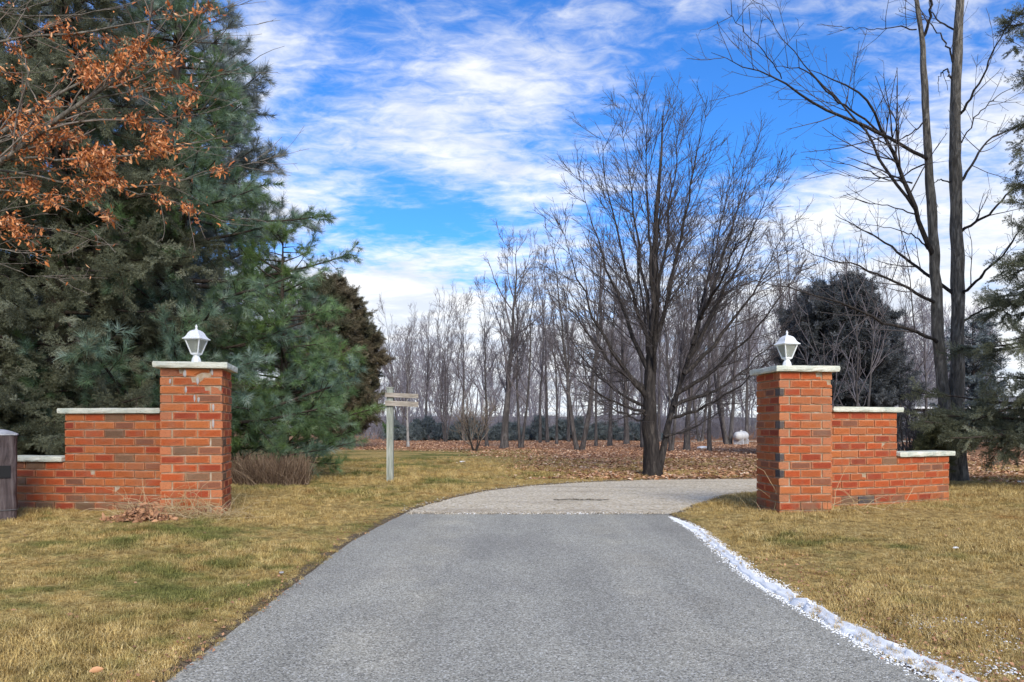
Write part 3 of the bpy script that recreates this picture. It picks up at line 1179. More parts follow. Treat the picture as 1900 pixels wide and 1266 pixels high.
def wing(label, start, heads, total, high, zhi, zlo, side, group, thick=.22, under=.12):
    """start: front face point next to the pillar; side -1 goes left, +1 goes right; heads(s) = recession angle"""
    t = thing('wing_wall', label, 'brick wall', (start[0], start[1], .0), 0, group)
    ds = .01
    S = np.arange(-under, total + ds, ds)
    pts = {}
    x, y = 0.0, 0.0
    xs_, ys_, hs = [], [], []
    # integrate forwards from s=0 and backwards to -under
    s = 0.0
    pos = [(0.0, 0.0, 0.0)]
    while s < total + .4:
        a = heads(s)
        x += side * math.cos(a) * ds; y += math.sin(a) * ds; s += ds
        pos.append((s, x, y))
    a0 = heads(0)
    pos = [(-under, -side * math.cos(a0) * under, -math.sin(a0) * under)] + pos
    pos = np.array(pos)

    def at(s):
        return np.interp(s, pos[:, 0], pos[:, 1]), np.interp(s, pos[:, 0], pos[:, 2])

    def frame(s):
        a = heads(max(s, 0))
        return a
    ncr = int(zhi / CH) + 2
    for k in range(ncr):
        z = zhi - (k + 1) * CH + .005
        if z < -.12:
            break
        is_hi = z + BH * .6 > zlo
        end = high if is_hi else total
        off = (0 if k % 2 == 0 else BP / 2)
        # course counted from the free end of the high part so that the ends line up
        s = high - 12 * BP + off
        edges = []
        while s < end + BP:
            edges.append(s); s += BP
        for e in edges:
            s0, s1 = max(e, -under), min(e + BP, end)
            if s1 - s0 < .05:
                continue
            sx = (s1 - s0 - .01) / BL
            for lay in (0, 1):
                a = frame((s0 + s1) / 2)
                if lay == 0:
                    p = at(s0 + .005) if side > 0 else at(s1 - .005)
                    ang = a if side > 0 else -a
                    rd = random.random()
                    put_brick(t, p[0] + random.uniform(-.002, .002), p[1], z, ang, sx, rd < .05, random.choice((1, 3)) if rd > .955 else 0, side < 0 or rd > .02)
                else:
                    p = at(s1 - .005) if side > 0 else at(s0 + .005)
                    ang = a if side > 0 else -a
                    nx_, ny_ = -math.sin(ang), math.cos(ang)
                    put_brick(t, p[0] + nx_ * thick, p[1] + ny_ * thick, z, ang + PI, sx)

    def core(s0, s1, z0, z1):
        n = 8
        V = []
        for s in np.linspace(s0, s1, n):
            a = frame(s); ang = a if side > 0 else -a
            px, py = at(s)
            nx_, ny_ = -math.sin(ang), math.cos(ang)
            for dpt in (.014, thick - .014):
                for z in (z0, z1):
                    V.append((px + nx_ * dpt, py + ny_ * dpt, z))
        F = []
        for i in range(n - 1):
            b = i * 4
            c = b + 4
            F += [(b, c, c + 1, b + 1), (b + 3, c + 3, c + 2, b + 2), (b + 1, c + 1, c + 3, b + 3), (b, b + 2, c + 2, c)]
        F += [(0, 1, 3, 2), (4 * n - 4, 4 * n - 2, 4 * n - 1, 4 * n - 3)]
        if side < 0:
            F = [f_[::-1] for f_ in F]
        return np.array(V), np.array(F)
    V, F = join([core(-under, high - .012, zlo - .003, zhi - .002), core(-under, total - .012, -.2, zlo - .0035)])
    obj('mortar', mesh_np('mortar', V, F, M['mortar'], smooth=False), t)
    for (s0, s1, zt) in ((-.02, high + .06, zhi), (high + .004, total + .055, zlo)):
        ov = .04
        fr, bk = [], []
        for s in np.linspace(s0, s1, 14):
            a = frame(s); ang = a if side > 0 else -a
            px, py = at(s)
            nx_, ny_ = -math.sin(ang), math.cos(ang)
            fr.append(np.array((px - nx_ * ov, py - ny_ * ov)))
            bk.append(np.array((px + nx_ * (thick + ov), py + ny_ * (thick + ov))))
        loop = fr + bk[::-1]
        if side < 0:
            loop = loop[::-1]
        cx = np.mean(loop, axis=0)
        me = coping_mesh([p - cx for p in loop], .056, gb)
        obj('coping', me, t, (cx[0], cx[1], zt))
    return t


wing('stepped orange brick wall running left from the left pillar to the dark post', (-3.808, 8.0), lambda s: R(8), 1.86, 1.14, 1.135, .604, -1, gw)
wing('stepped orange brick wall curving away right of the right pillar, by the double tree', (3.665, 8.45), lambda s: R(17 + 6 * min(max(s, 0), 2)), 1.93, .965, 1.160, .629, 1, gw)


# ------------------------------------------------------------------ lanterns
def loft(rings, mat, name, cap=True):
    """rings: list of (n,3) arrays"""
    n = len(rings[0])
    V = np.concatenate(rings)
    F = []
    for i in range(len(rings) - 1):
        for j in range(n):
            k = (j + 1) % n
            F.append((i * n + j, i * n + k, (i + 1) * n + k, (i + 1) * n + j))
    polys = F
    if cap:
        polys = F + [tuple(range(n - 1, -1, -1)), tuple((len(rings) - 1) * n + i for i in range(n))]
    me = bpy.data.meshes.new(name)
    me.from_pydata([tuple(v) for v in V], [], polys)
    me.materials.append(mat)
    me.update()
    return me


def sq(r, z, n=4, rot=0.0):
    a = np.arange(n) / n * 2 * PI + rot
    return np.stack([r * np.cos(a), r * np.sin(a), np.full(n, z)], 1)


def lantern(label, loc, rz, group):
    t = thing('pillar_lantern', label, 'lantern', loc, rz, group)
    obj('base', loft([sq(.048, .0, 8), sq(.050, .012, 8), sq(.050, .03, 8), sq(.044, .06, 8), sq(.030, .085, 8), sq(.026, .095, 8)], M['white'], 'lantern_base'), t)
    z0, z1, r0, r1 = .095, .262, .052, .118
    fr = [loft([sq(.030, .092), sq(.055, .102), sq(.058, .112)], M['white'], 'x')]
    parts = []
    # bottom tray, top ring and four corner bars
    Vt, Ft = [], []

    def addloft(rings):
        n = len(rings[0]); V = np.concatenate(rings); F = []
        for i in range(len(rings) - 1):
            for j in range(n):
                k = (j + 1) % n
                F.append((i * n + j, i * n + k, (i + 1) * n + k, (i + 1) * n + j))
        F.append(tuple(range(3, -1, -1))); F.append(tuple((len(rings) - 1) * n + i for i in range(4)))
        parts.append((V, np.array(F)))
    addloft([sq(.028, .092), sq(.054, .104), sq(.060, .120), sq(.054, .121)])
    for i in range(4):
        a = i * PI / 2
        c0 = np.array([r0 * math.cos(a), r0 * math.sin(a), .105]); c1 = np.array([r1 * math.cos(a), r1 * math.sin(a), z1 + .008])
        sidev = np.array([-math.sin(a), math.cos(a), 0]); radv = np.array([math.cos(a), math.sin(a), 0])
        wv = .0075
        ring = lambda c: np.array([c + radv * .005, c + sidev * wv - radv * .004, c - radv * .012, c - sidev * wv - radv * .004])
        addloft([ring(c0), ring(c1)])
        # top rail
        b = (i + 1) * PI / 2
        p = np.array([r1 * math.cos(a), r1 * math.sin(a), z1]); q = np.array([r1 * math.cos(b), r1 * math.sin(b), z1])
        nn = nz(np.array([math.cos((a + b) / 2), math.sin((a + b) / 2), 0]))
        zz_ = np.array([0, 0, .007])
        ring2 = lambda c: np.array([c + zz_, c + nn * .003 - zz_, c - nn * .008 - zz_, c - nn * .008 + zz_])
        addloft([ring2(p), ring2(q)])
    V, F = join(parts)
    obj('frame', mesh_np('frame', V, F, M['white'], smooth=False), t)
    for m_ in fr:
        bpy.data.meshes.remove(m_)
    for i in range(4):
        a = i * PI / 2; b = (i + 1) * PI / 2
        ra, rb = r0 - .004 + .0045, r1 - .006
        pt = lambda r_, an, z_: np.array([r_ * math.cos(an), r_ * math.sin(an), z_])
        nn = np.array([math.cos((a + b) / 2), math.sin((a + b) / 2), 0]) * .003
        ring = [pt(ra, a, .12), pt(ra, b, .12), pt(rb, b, z1), pt(rb, a, z1)]
        V = np.array(ring + [p - nn for p in ring])
        F = np.array([[0, 1, 2, 3], [7, 6, 5, 4], [0, 4, 5, 1], [1, 5, 6, 2], [2, 6, 7, 3], [3, 7, 4, 0]])
        obj('pane', mesh_np('pane', V, F, M['lamp_glass'], smooth=False), t)
    prof = [(.142, .262), (.146, .268), (.138, .274), (.118, .286), (.100, .306), (.086, .330), (.066, .350), (.040, .362), (.018, .368)]
    obj('roof', loft([sq(r_, z_) for r_, z_ in prof], M['white'], 'lantern_roof'), t)
    fin = [(.010, .366), (.016, .374), (.010, .380), (.008, .385), (.014, .394), (.013, .402), (.006, .412), (.002, .424)]
    fo = loft([sq(r_, z_, 10) for r_, z_ in fin], M['white'], 'finial')
    for p in fo.polygons:
        p.use_smooth = True
    obj('finial', fo, t)
    bulb = loft([sq(r_, z_, 12) for r_, z_ in [(.012, .115), (.013, .15), (.024, .17), (.030, .19), (.027, .208), (.012, .222)]], M['bulb'], 'bulb')
    obj('bulb', bulb, t)
    return t


gl = 'white lanterns on the gate pillars'
pc = lambda c, a: (c[0] + PW / 2 * math.cos(a) - PW / 2 * math.sin(a), c[1] + PW / 2 * math.sin(a) + PW / 2 * math.cos(a))
lc = pc(fl_, a1)
lantern('white four-sided lantern on the left pillar, its coping chipped below', (lc[0] - .01, lc[1], ZT + .062), R(38), gl)
rc = pc((2.892, 8.0), a2)
lantern('white four-sided lantern on the right pillar, in front of the dark evergreen', (rc[0] - .07, rc[1], ZT + .062), R(60), gl)

# ------------------------------------------------------------------ wooden sign post
t = thing('sign_post', 'weathered grey wooden post with two short boards, standing on the lawn left of the gravel', 'sign post', (P(724, 0, 12.4)[0], 12.4, g1(-2.04, 12.4)), R(-4))
hp = 1.56
me = loft([np.array([[-.052, -.045, z], [.052, -.045, z], [.052, .045, z], [-.052, .045, z]]) for z in (-.1, .3, .8, 1.2, hp)], M['grey_wood'], 'post')
obj('post', me, t)
V, F = box(-.06, .06, -.055, .055, hp, hp + .02)
obj('post_cap', mesh_np('post_cap', V, F, M['grey_wood'], smooth=False), t)
for z, hh in ((1.41, .072), (1.265, .085)):
    V, F = box(-.08, .47, -.085, -.052, 0, hh)
    o = obj('board', mesh_np('board', V, F, M['board_wood'], smooth=False), t, (0, 0, z), (0, R(2.2), R(9)))

# ------------------------------------------------------------------ dark post at the left edge
t = thing('timber_post', 'thick dark brown timber post with pale arched top and black plate, at the left edge', 'post', (P(-22, 0, 7.42)[0], 7.42, g1(-5.2, 7.35)), R(33))
w_ = .245
prof = []
z_top = 1 + (790 - 808) / 1372 * 7.2
zb = g1(-5.2, 7.35)
Hh = z_top - zb


def rsq(hw, z, r=.05):
    pts = []
    for cx_, cy_, a0 in ((1, -1, -90), (1, 1, 0), (-1, 1, 90), (-1, -1, 180)):
        for a in (0, 30, 60, 90):
            an = R(a0 + a)
            pts.append((cx_ * (hw - r) + r * math.cos(an), cy_ * (hw - r) + r * math.sin(an), z))
    return np.array(pts)


gq = np.random.default_rng(4)
obj('post_body', loft([rsq(w_ - .004 + gq.uniform(-.004, .004), z) for z in np.linspace(-.1, Hh, 9)], M['dark_wood'], 'post_body'), t)
obj('post_top', loft([rsq(w_ + .008, Hh), rsq(w_ + .006, Hh + .012), rsq(w_ * .82, Hh + .035), rsq(w_ * .55, Hh + .055), rsq(w_ * .25, Hh + .064, .02)], M['grey_cap'], 'post_top'), t)
V, F = box(.10, .19, -w_ - .012, -w_ + .006, Hh - .42, Hh - .30)
obj('black_plate', mesh_np('plate', V, F, M['black'], smooth=False), t)
ring = rsq(w_ + .006, .11)
ringp = np.concatenate([ring, ring[:1]])[None]
V, F = tubes(ringp, np.full(ringp.shape[:2], .004), 5)
obj('wire_band', mesh_np('wire', V, F, M['wire']), t)


# ------------------------------------------------------------------ bare trees
def tree_parts(t, levels, mats, names, kinds):
    for (Pn, Rn, sides), m_, nm, kd in zip(levels, mats, names, kinds):
        V, F = tubes(Pn, Rn, sides)
        obj(nm, mesh_np(nm, V, F, m_), t, kind=kd)


def limb_from_px(pts, Y, base, K, g, wob=.01, depth_end=0.0):
    """pts: (px,py,radius); returns K points relative to base with radii"""
    n = len(pts)
    out = []
    for i, p_ in enumerate(pts):
        yy = Y + depth_end * (i / max(n - 1, 1)) + (p_[3] if len(p_) > 3 else 0)
        w3 = P(p_[0], p_[1], yy) - base
        out.append([w3[0], w3[1], w3[2], p_[2]])
    o_ = resample(out, K, g, wob)
    return o_[:, :3], o_[:, 3]


# central maple
gm = np.random.default_rng(11)
YM = 14.3
bx, by = P(1210, 885, YM)[:2]
base = np.array([bx, by, g1(bx, by)])
mt = thing('bare_maple', 'large bare maple with dark wet trunk standing at the gravel edge among fallen leaves', 'tree', base)
tr = [(1212, 893, .20), (1211, 880, .165), (1209, 840, .148), (1207, 790, .135), (1204, 735, .12), (1211, 650, .095), (1217, 560, .07), (1214, 450, .05), (1221, 350, .035), (1227, 270, .018), (1231, 205, .008)]
p_, r_ = limb_from_px(tr, YM, base, 22, gm, .012)
q_ = resample(np.concatenate([p_, r_[:, None]], 1), 90)
V, F = ridged(q_[:, :3], q_[:, 3], 22, gm, .055)
ang_ = np.arctan2(V[:, 1], V[:, 0])
obj('trunk', mesh_np('trunk', V, F, M['bark']), mt)
limbs = [([(1220, 886, .17), (1230, 840, .15), (1241, 790, .14), (1254, 735, .135), (1272, 680, .11), (1290, 620, .085), (1310, 540, .06), (1330, 450, .042), (1352, 350, .025), (1368, 250, .008)], .9)]
for (sx_, sy_, r0_, ex_, ey_, de_, pw_) in [
        (1205, 745, .085, 1040, 420, -1.0, .9), (1205, 725, .075, 1028, 500, .9, .85), (1208, 700, .08, 1072, 320, .6, 1.0), (1209, 680, .07, 1108, 245, -1.2, 1.05),
        (1212, 640, .065, 1150, 195, 1.0, 1.1), (1215, 600, .06, 1190, 168, -.8, 1.0), (1216, 580, .06, 1268, 165, .9, 1.0), (1214, 640, .07, 1312, 185, -1.3, 1.0),
        (1213, 700, .06, 1225, 300, -2.4, 1.0), (1211, 690, .06, 1165, 330, 2.4, 1.0), (1212, 660, .065, 1290, 290, 2.2, 1.0),
        (1285, 640, .07, 1405, 250, .6, 1.05), (1278, 665, .07, 1438, 320, -.9, 1.0), (1268, 695, .07, 1468, 400, .9, .92), (1256, 730, .065, 1482, 490, -1.2, .88),
        (1250, 755, .055, 1478, 580, 1.0, .85), (1246, 775, .05, 1440, 650, -1.6, .85), (1300, 590, .055, 1385, 400, -2.0, 1.0), (1290, 620, .05, 1345, 330, 1.9, 1.0),
        (1204, 755, .05, 1035, 585, 1.2, .82), (1204, 765, .045, 1040, 665, -1.4, .8), (1207, 785, .035, 1110, 735, .8, .8), (1232, 810, .04, 1360, 735, 1.2, .8), (1206, 770, .035, 1130, 760, -1.5, .8)]:
    n_ = 8
    pts_ = []
    for q_i in range(n_):
        u_ = q_i / (n_ - 1)
        bow = math.sin(u_ * PI) * (ex_ - sx_) * .07
        pts_.append((sx_ + (ex_ - sx_) * u_ ** pw_ + bow, sy_ + (ey_ - sy_) * u_ ** (1 / pw_ if pw_ < 1 else 1.0), max(r0_ * 1.5 * (1 - u_) ** .9, .007)))
    limbs.append((pts_, de_))
LP, LR = [], []
for pts, de in limbs:
    a_, b_ = limb_from_px(pts, YM, base, 16, gm, .02, de)
    b_ = b_ * np.linspace(.46, .28, 16)
    LP.append(a_); LR.append(b_)
    V, F = tubes(a_[None], b_[None], 8)
    obj('limb', mesh_np('limb', V, F, M['bark']), mt)
LP = np.array(LP); LR = np.array(LR)
cen = np.array([0, 0, 0.0])
trunk_up = resample(np.concatenate([p_[9:], r_[9:, None]], 1), 16)
LP2 = np.concatenate([LP, trunk_up[None, :, :3]]); LR2 = np.concatenate([LR, trunk_up[None, :, 3]])
b2 = spawn(gm, LP2, LR2, 6.5, .10, 1.0, (20, 44), .13, .80, 10, up=.035, wob=.03, rr=.55, rmin=.006, out=.9, center=cen, rl=.0055, tl=.62)
b3 = spawn(gm, *b2, 7.5, .06, 1.0, (18, 44), .22, .34, 6, up=.035, wob=.03, rr=.62, rmin=.0042, rl=.006)
b4 = spawn(gm, *b3, 6.5, .08, 1.0, (18, 48), .15, .24, 4, up=.03, wob=.04, rr=.7, rmin=.0032)
V, F = join([tubes(*b2, 4), tubes(*b3, 3), tubes(*b4, 3)])
print('maple twigs', len(b2[0]), len(b3[0]), len(b4[0]), len(F[0]))
obj('crown', mesh_np('crown', V, F, M['twig']), mt, kind='stuff')

# double-trunk tree on the right
gr_ = np.random.default_rng(12)
YR = 13.0
bx, by = P(1778, 893, YR)[:2]
base = np.array([bx, by, g1(bx, by)])
dt = thing('double_trunk_tree', 'tall bare tree with two grey trunks and arching limbs behind the right wing wall', 'tree', base)
for pts in ([(1779, 900, .24), (1778, 880, .20), (1777, 800, .175), (1776, 700, .155), (1778, 600, .148), (1777, 500, .14), (1775, 400, .132), (1770, 300, .125), (1774, 200, .115), (1775, 100, .105), (1782, 0, .095), (1788, -110, .08), (1790, -330, .05), (1795, -520, .02)],
            [(1771, 895, .20), (1766, 850, .165), (1755, 760, .145), (1746, 690, .135), (1740, 620, .13), (1738, 540, .12), (1735, 480, .112), (1727, 380, .098), (1722, 290, .088), (1717, 200, .078), (1712, 110, .068), (1712, 70, .055), (1700, 0, .045), (1690, -120, .03), (1680, -260, .012)]):
    p_, r_ = limb_from_px(pts, YR, base, 34, gr_, .009)
    r_ = r_ * .73 * (1 + gr_.normal(size=r_.shape) * .035)
    q_ = resample(np.concatenate([p_, r_[:, None]], 1), 150)
    V, F = ridged(q_[:, :3], q_[:, 3], 20, gr_, .06)
    obj('trunk', mesh_np('trunk', V, F, M['bark_grey']), dt)
D = [
    ([(1733, 478, .075), (1720, 456, .07), (1698, 389, .062), (1676, 327, .054), (1650, 265, .045), (1627, 221, .036), (1601, 172, .026), (1548, 146, .016), (1499, 128, .006)], -1.0),
    ([(1722, 296, .05), (1714, 290, .048), (1667, 265, .044), (1610, 239, .040), (1574, 221, .037), (1499, 190, .030), (1450, 146, .022), (1388, 128, .013), (1322, 95, .005)], -1.8),
    ([(1698, 389, .042), (1654, 332, .040), (1627, 292, .036), (1610, 248, .032), (1583, 217, .028), (1548, 177, .023), (1512, 142, .018), (1477, 106, .014), (1442, 58, .010), (1415, 4, .005)], .6),
    ([(1640, 252, .030), (1588, 208, .026), (1543, 181, .022), (1517, 155, .019), (1495, 128, .016), (1435, 122, .006)], -1.2),
    ([(1450, 146, .016), (1428, 110, .014), (1388, 66, .010), (1344, 18, .005)], -1.8),
    ([(1770, 546, .05), (1725, 513, .044), (1676, 478, .036), (1645, 451, .028), (1588, 420, .016), (1548, 398, .006)], 1.2),
    ([(1735, 562, .05), (1720, 557, .045), (1680, 531, .036), (1636, 513, .028), (1588, 491, .02), (1530, 482, .013), (1477, 455, .005)], -1.0),
    ([(1740, 636, .055), (1727, 628, .05), (1690, 612, .044), (1640, 600, .038), (1600, 580, .032), (1560, 562, .026), (1500, 545, .018), (1430, 525, .010), (1390, 515, .004)], -2.2),
    ([(1783, 430, .045), (1795, 420, .04), (1840, 394, .032), (1875, 354, .022), (1905, 330, .014), (1960, 300, .005)], -.8),
    ([(1780, 340, .042), (1790, 328, .038), (1813, 288, .032), (1831, 261, .026), (1857, 248, .02), (1900, 230, .013), (1960, 200, .005)], .7),
    ([(1778, 215, .040), (1788, 206, .036), (1804, 173, .03), (1831, 128, .024), (1844, 88, .019), (1871, 49, .013), (1920, 0, .005)], -.8),
    ([(1785, 548, .045), (1795, 538, .04), (1831, 500, .032), (1866, 469, .024), (1900, 420, .014), (1940, 380, .005)], -1.4),
    ([(1786, 598, .035), (1800, 588, .03), (1830, 568, .024), (1870, 580, .015), (1900, 600, .005)], -.6),
    ([(1777, 60, .03), (1762, 52, .026), (1740, 40, .02), (1725, 15, .014), (1722, -40, .006)], .6),
    ([(1712, 70, .045), (1722, 40, .038), (1726, 0, .03), (1734, -100, .012)], -.4),
    ([(1768, 150, .03), (1755, 128, .022), (1746, 138, .016), (1738, 155, .007)], .3),
    ([(1770, 340, .025), (1745, 333, .018), (1735, 338, .012), (1728, 360, .006)], .3),
    ([(1718, 220, .025), (1690, 250, .018), (1660, 262, .010), (1630, 250, .005)], -.8),
    ([(1784, 265, .02), (1810, 215, .017), (1850, 180, .012), (1900, 150, .005)], .8),
    ([(1700, 55, .02), (1660, 50, .015), (1610, 55, .009), (1560, 50, .004)], -.6),
    ([(1776, 130, .03), (1750, 70, .02), (1722, 40, .012), (1700, 20, .005)], .2),
    ([(1735, 470, .03), (1700, 440, .02), (1660, 425, .012), (1600, 415, .005)], 1.6),
    ([(1692, 340, .025), (1650, 335, .018), (1590, 310, .012), (1540, 295, .005)], -.6),
    ([(1715, 305, .025), (1668, 330, .018), (1600, 330, .012), (1510, 318, .005)], .8),
    ([(1702, 400, .022), (1660, 385, .015), (1610, 375, .010), (1540, 365, .004)], .8),
]
LP, LR = [], []
for pts, de in D:
    a_, b_ = limb_from_px(pts, YR, base, 18, gr_, .012, de)
    b_ = b_ * .62
    LP.append(a_); LR.append(b_)
    V, F = tubes(a_[None], b_[None], 8)
    obj('limb', mesh_np('limb', V, F, M['bark']), dt)
LP = np.array(LP); LR = np.array(LR)
b2 = spawn(gr_, LP, LR, 3.2, .15, 1.0, (22, 58), .22, .60, 9, up=.025, wob=.06, rr=.45, rmin=.006)
b3 = spawn(gr_, *b2, 4.0, .15, 1.0, (25, 60), .20, .28, 6, up=.02, wob=.07, rr=.6, rmin=.004)
b4 = spawn(gr_, *b3, 3.6, .15, 1.0, (25, 65), .1, .18, 4, up=.02, wob=.08, rr=.6, rmin=.003)
V, F = join([tubes(*b2, 4), tubes(*b3, 3), tubes(*b4, 3)])
obj('crown', mesh_np('crown', V, F, M['twig']), dt, kind='stuff')


# grove prototypes
def bare(name, label, cat, H, seed, r0=.16, stems=1, spread=.18, first=.22, dens=1.0, upright=.5, barkm='bark_far', twigm='twig_far', lean=0.0, twig_r=.0065, group=None, loc=(0, 0, 0), b3d=7.0, b4d=6.5):
    g = np.random.default_rng(seed)
    t = thing(name, label, cat, loc, 0, group)
    SP, SR = [], []
    for s in range(stems):
        az = g.uniform(0, 2 * PI)
        K = 14
        z = np.linspace(-.05, 1, K) * H * g.uniform(.82, 1.0)
        off = np.zeros((K, 2))
        drift = spread * H * (.0 if stems == 1 else 1) * np.array([math.cos(az), math.sin(az)])
        u = np.linspace(0, 1, K)[:, None]
        off = drift * (u ** .8) + np.array([lean * H, 0]) * u ** 1.2
        wv = np.cumsum(g.normal(size=(K, 2)) * .028 * H / 3, axis=0)
        wv[0] = 0
        wv *= u ** .8
        off += wv
        r = .82 * r0 / math.sqrt(stems) * (1 - u[:, 0] * .95) ** 1.25 + .004
        r[0] *= 1.45; r[1] *= 1.12 if stems == 1 else 1.0
        pts = np.concatenate([off, z[:, None]], 1)
        SP.append(pts); SR.append(r)
        V, F = tubes(pts[None], r[None], 9)
        obj('trunk', mesh_np('trunk', V, F, M[barkm]), t)
    SP = np.array(SP); SR = np.array(SR)
    b1 = spawn(g, SP, SR, 3.4 * dens, first, .97, (24, 55), .30, .5, 10, up=.13 * upright, wob=.075, rr=.62, rmin=.012, flat=.2, rl=.015)
    b2 = spawn(g, *b1, 5.2 * dens, .15, 1.0, (25, 52), .22, .35, 7, up=.10 * upright, wob=.09, rr=.55, rmin=.009)
    b3 = spawn(g, *b2, b3d * dens, .12, 1.0, (22, 55), .20, .30, 5, up=.05, wob=.1, rr=.6, rmin=twig_r)
    parts = [tubes(*b1, 6), tubes(*b2, 4), tubes(*b3, 3)]
    if b4d:
        b4 = spawn(g, *b3, b4d * dens, .1, 1.0, (20, 55), .14, .26, 4, up=.03, wob=.1, rr=.7, rmin=twig_r * .8)
        parts.append(tubes(*b4, 3))
    V, F = join(parts)
    print(name, seed, 'crown quads', sum(len(x) for x in F))
    obj('crown', mesh_np('crown', V, F, M[twigm]), t, kind='stuff')
    return t


GG = 'bare trees of the grove on the leaf-covered ground'


def gpos(px, py):
    Yd = 1372.0 / (py - 790.0)
    x = (px - 950) / 1372 * Yd
    return (x, Yd, g1(x, Yd))


def gh(py_top, py_base):
    Yd = 1372.0 / (py_base - 790.0)
    return 1 + (790 - py_top) / 1372 * Yd


protos = [
    bare('bare_tree', '', 'tree', 10, 31, .20, 1, first=.26, upright=.9, group=GG),
    bare('bare_tree', '', 'tree', 10, 32, .17, 1, first=.30, upright=.7, lean=.05, group=GG),
    bare('bare_tree', '', 'tree', 10, 33, .27, 3, spread=.17, first=.28, upright=.9, dens=.75, group=GG),
    bare('bare_tree', '', 'tree', 10, 34, .16, 2, spread=.10, first=.25, upright=1.0, dens=.85, group=GG),
    bare('bare_tree', '', 'tree', 10, 35, .11, 5, spread=.13, first=.12, upright=1.2, dens=.6, group=GG),
    bare('bare_tree', '', 'tree', 10, 36, .14, 1, first=.35, upright=1.0, dens=.9, group=GG),
]
grove = [
    # px, base y, top y, proto, rz, width factor, label
    (935, 833, 395, 0, .4, 1.0, 'tallest bare tree of the grove, rising against the sky left of the maple'),
    (966, 833, 455, 3, 1.9, .8, 'bare tree leaning right beside the tallest grove tree'),
    (903, 830, 530, 1, 2.5, .8, 'slim bare tree just right of the small many-stemmed shrub'),
    (826, 821, 545, 4, .3, 1.0, 'bushy many-stemmed bare tree far back, between the sign post and the shrub'),
    (1002, 823, 500, 5, 1.1, .8, 'thin bare tree behind, right of the leaning tree'),
    (1016, 822, 480, 1, 3.9, .7, 'thin straight bare tree, second right of the leaning tree'),
    (1033, 825, 500, 5, 5.0, .7, 'slender bare tree left of the thick three-stemmed tree'),
    (1075, 837, 430, 2, 1.0, .9, 'thick three-stemmed bare tree left of the big maple'),
    (1106, 829, 470, 5, 2.2, .7, 'slender bare tree just right of the three-stemmed tree'),
    (1131, 829, 450, 1, .9, .8, 'straight bare tree midway between the three-stemmed tree and the maple'),
    (1163, 825, 440, 0, 4.1, .8, 'bare tree seen just left of the maple trunk'),
    (1192, 832, 430, 5, 3.1, .8, 'bare tree hiding behind the left side of the maple trunk'),
    (1244, 839, 420, 3, .5, .8, 'two-stemmed bare tree seen just right of the maple trunk'),
    (1274, 837, 440, 0, 5.6, .9, 'bare tree with a flaring grey trunk right of the maple'),
    (1316, 838, 470, 1, 1.7, .8, 'bare tree standing alone midway between the maple and the right pillar'),
    (1352, 826, 440, 2, 4.4, .8, 'dark multi-stemmed bare tree beside the white tank'),
    (1385, 822, 450, 5, .2, .8, 'thin bare tree just left of the right pillar'),
    (790, 818, 570, 5, .7, .9, 'faint thin bare tree far back, right of the sign post'),
    (742, 818, 575, 3, 2.9, .8, 'faint bare tree far back, right of the brown cedar'),
    (860, 819, 560, 1, 5.2, .8, 'faint bare tree far back above the small shrub'),
    (1455, 822, 440, 1, 2.3, .9, 'bare tree behind the right lantern'),
    (1505, 820, 425, 3, 3.3, .9, 'bare tree rising behind the left part of the dark evergreen'),
    (1556, 821, 440, 0, 1.3, .8, 'bare tree rising behind the middle of the dark evergreen'),
    (1612, 820, 465, 4, .9, .8, 'many-stemmed bare tree rising behind the right part of the dark evergreen'),
    (1668, 822, 500, 1, .1, .8, 'bare tree above the house roof, left of the double trunk'),
    (1718, 823, 520, 5, 4.9, .8, 'thin bare tree seen beside the left grey trunk'),
    (1222, 821, 455, 5, 5.9, .8, 'thin far bare tree crossing behind the maple crown'),
    (1300, 820, 450, 3, 2.6, .8, 'far two-stemmed bare tree behind the lone grove tree'),
    (1055, 821, 500, 1, 4.8, .7, 'far bare tree close behind the three-stemmed tree'),
]
used = set()
for (px, pb, pt, pi, rz, wf, lab) in grove:
    pos = gpos(px, pb)
    H = gh(pt, pb)
    sc = H / 9.6
    s3 = (sc * wf, sc * wf, sc)
    if pi not in used:
        o = protos[pi]
        used.add(pi)
        o.location = [float(v) for v in pos]; o.rotation_euler = (0, 0, rz); o.scale = s3; o['label'] = lab
    else:
        copy_tree(protos[pi], pos, rz, s3, lab, GG)

bare('bare_tree', 'low spreading bare tree with pale twigs in front of the dark evergreen', 'tree', 5.0, 57, .09, 3, spread=.25, first=.2, upright=.6, dens=.62, barkm='bark_far', twigm='twig_far', loc=(P(1590, 0, 19)[0], 19.0, .03), twig_r=.005, group=GG)
# pale birch beside the sign
pos = gpos(757, 831)
bare('birch_tree', 'slender white-barked birch seen under the boards of the sign post', 'tree', gh(600, 831), 51, .085, 1, first=.2, upright=1.0, dens=.9, barkm='birch_bark', twigm='twig_far', loc=pos)
# small shrub
pos = gpos(881, 839)
bare('bare_shrub', 'small many-stemmed bare shrub with a few pale leaves, on the lawn before the grove', 'shrub', gh(752, 839), 52, .085, 6, spread=.32, first=.15, upright=.8, dens=1.4, barkm='bark', twigm='twig_pale', loc=pos, twig_r=.005, b3d=3.2, b4d=2.0)

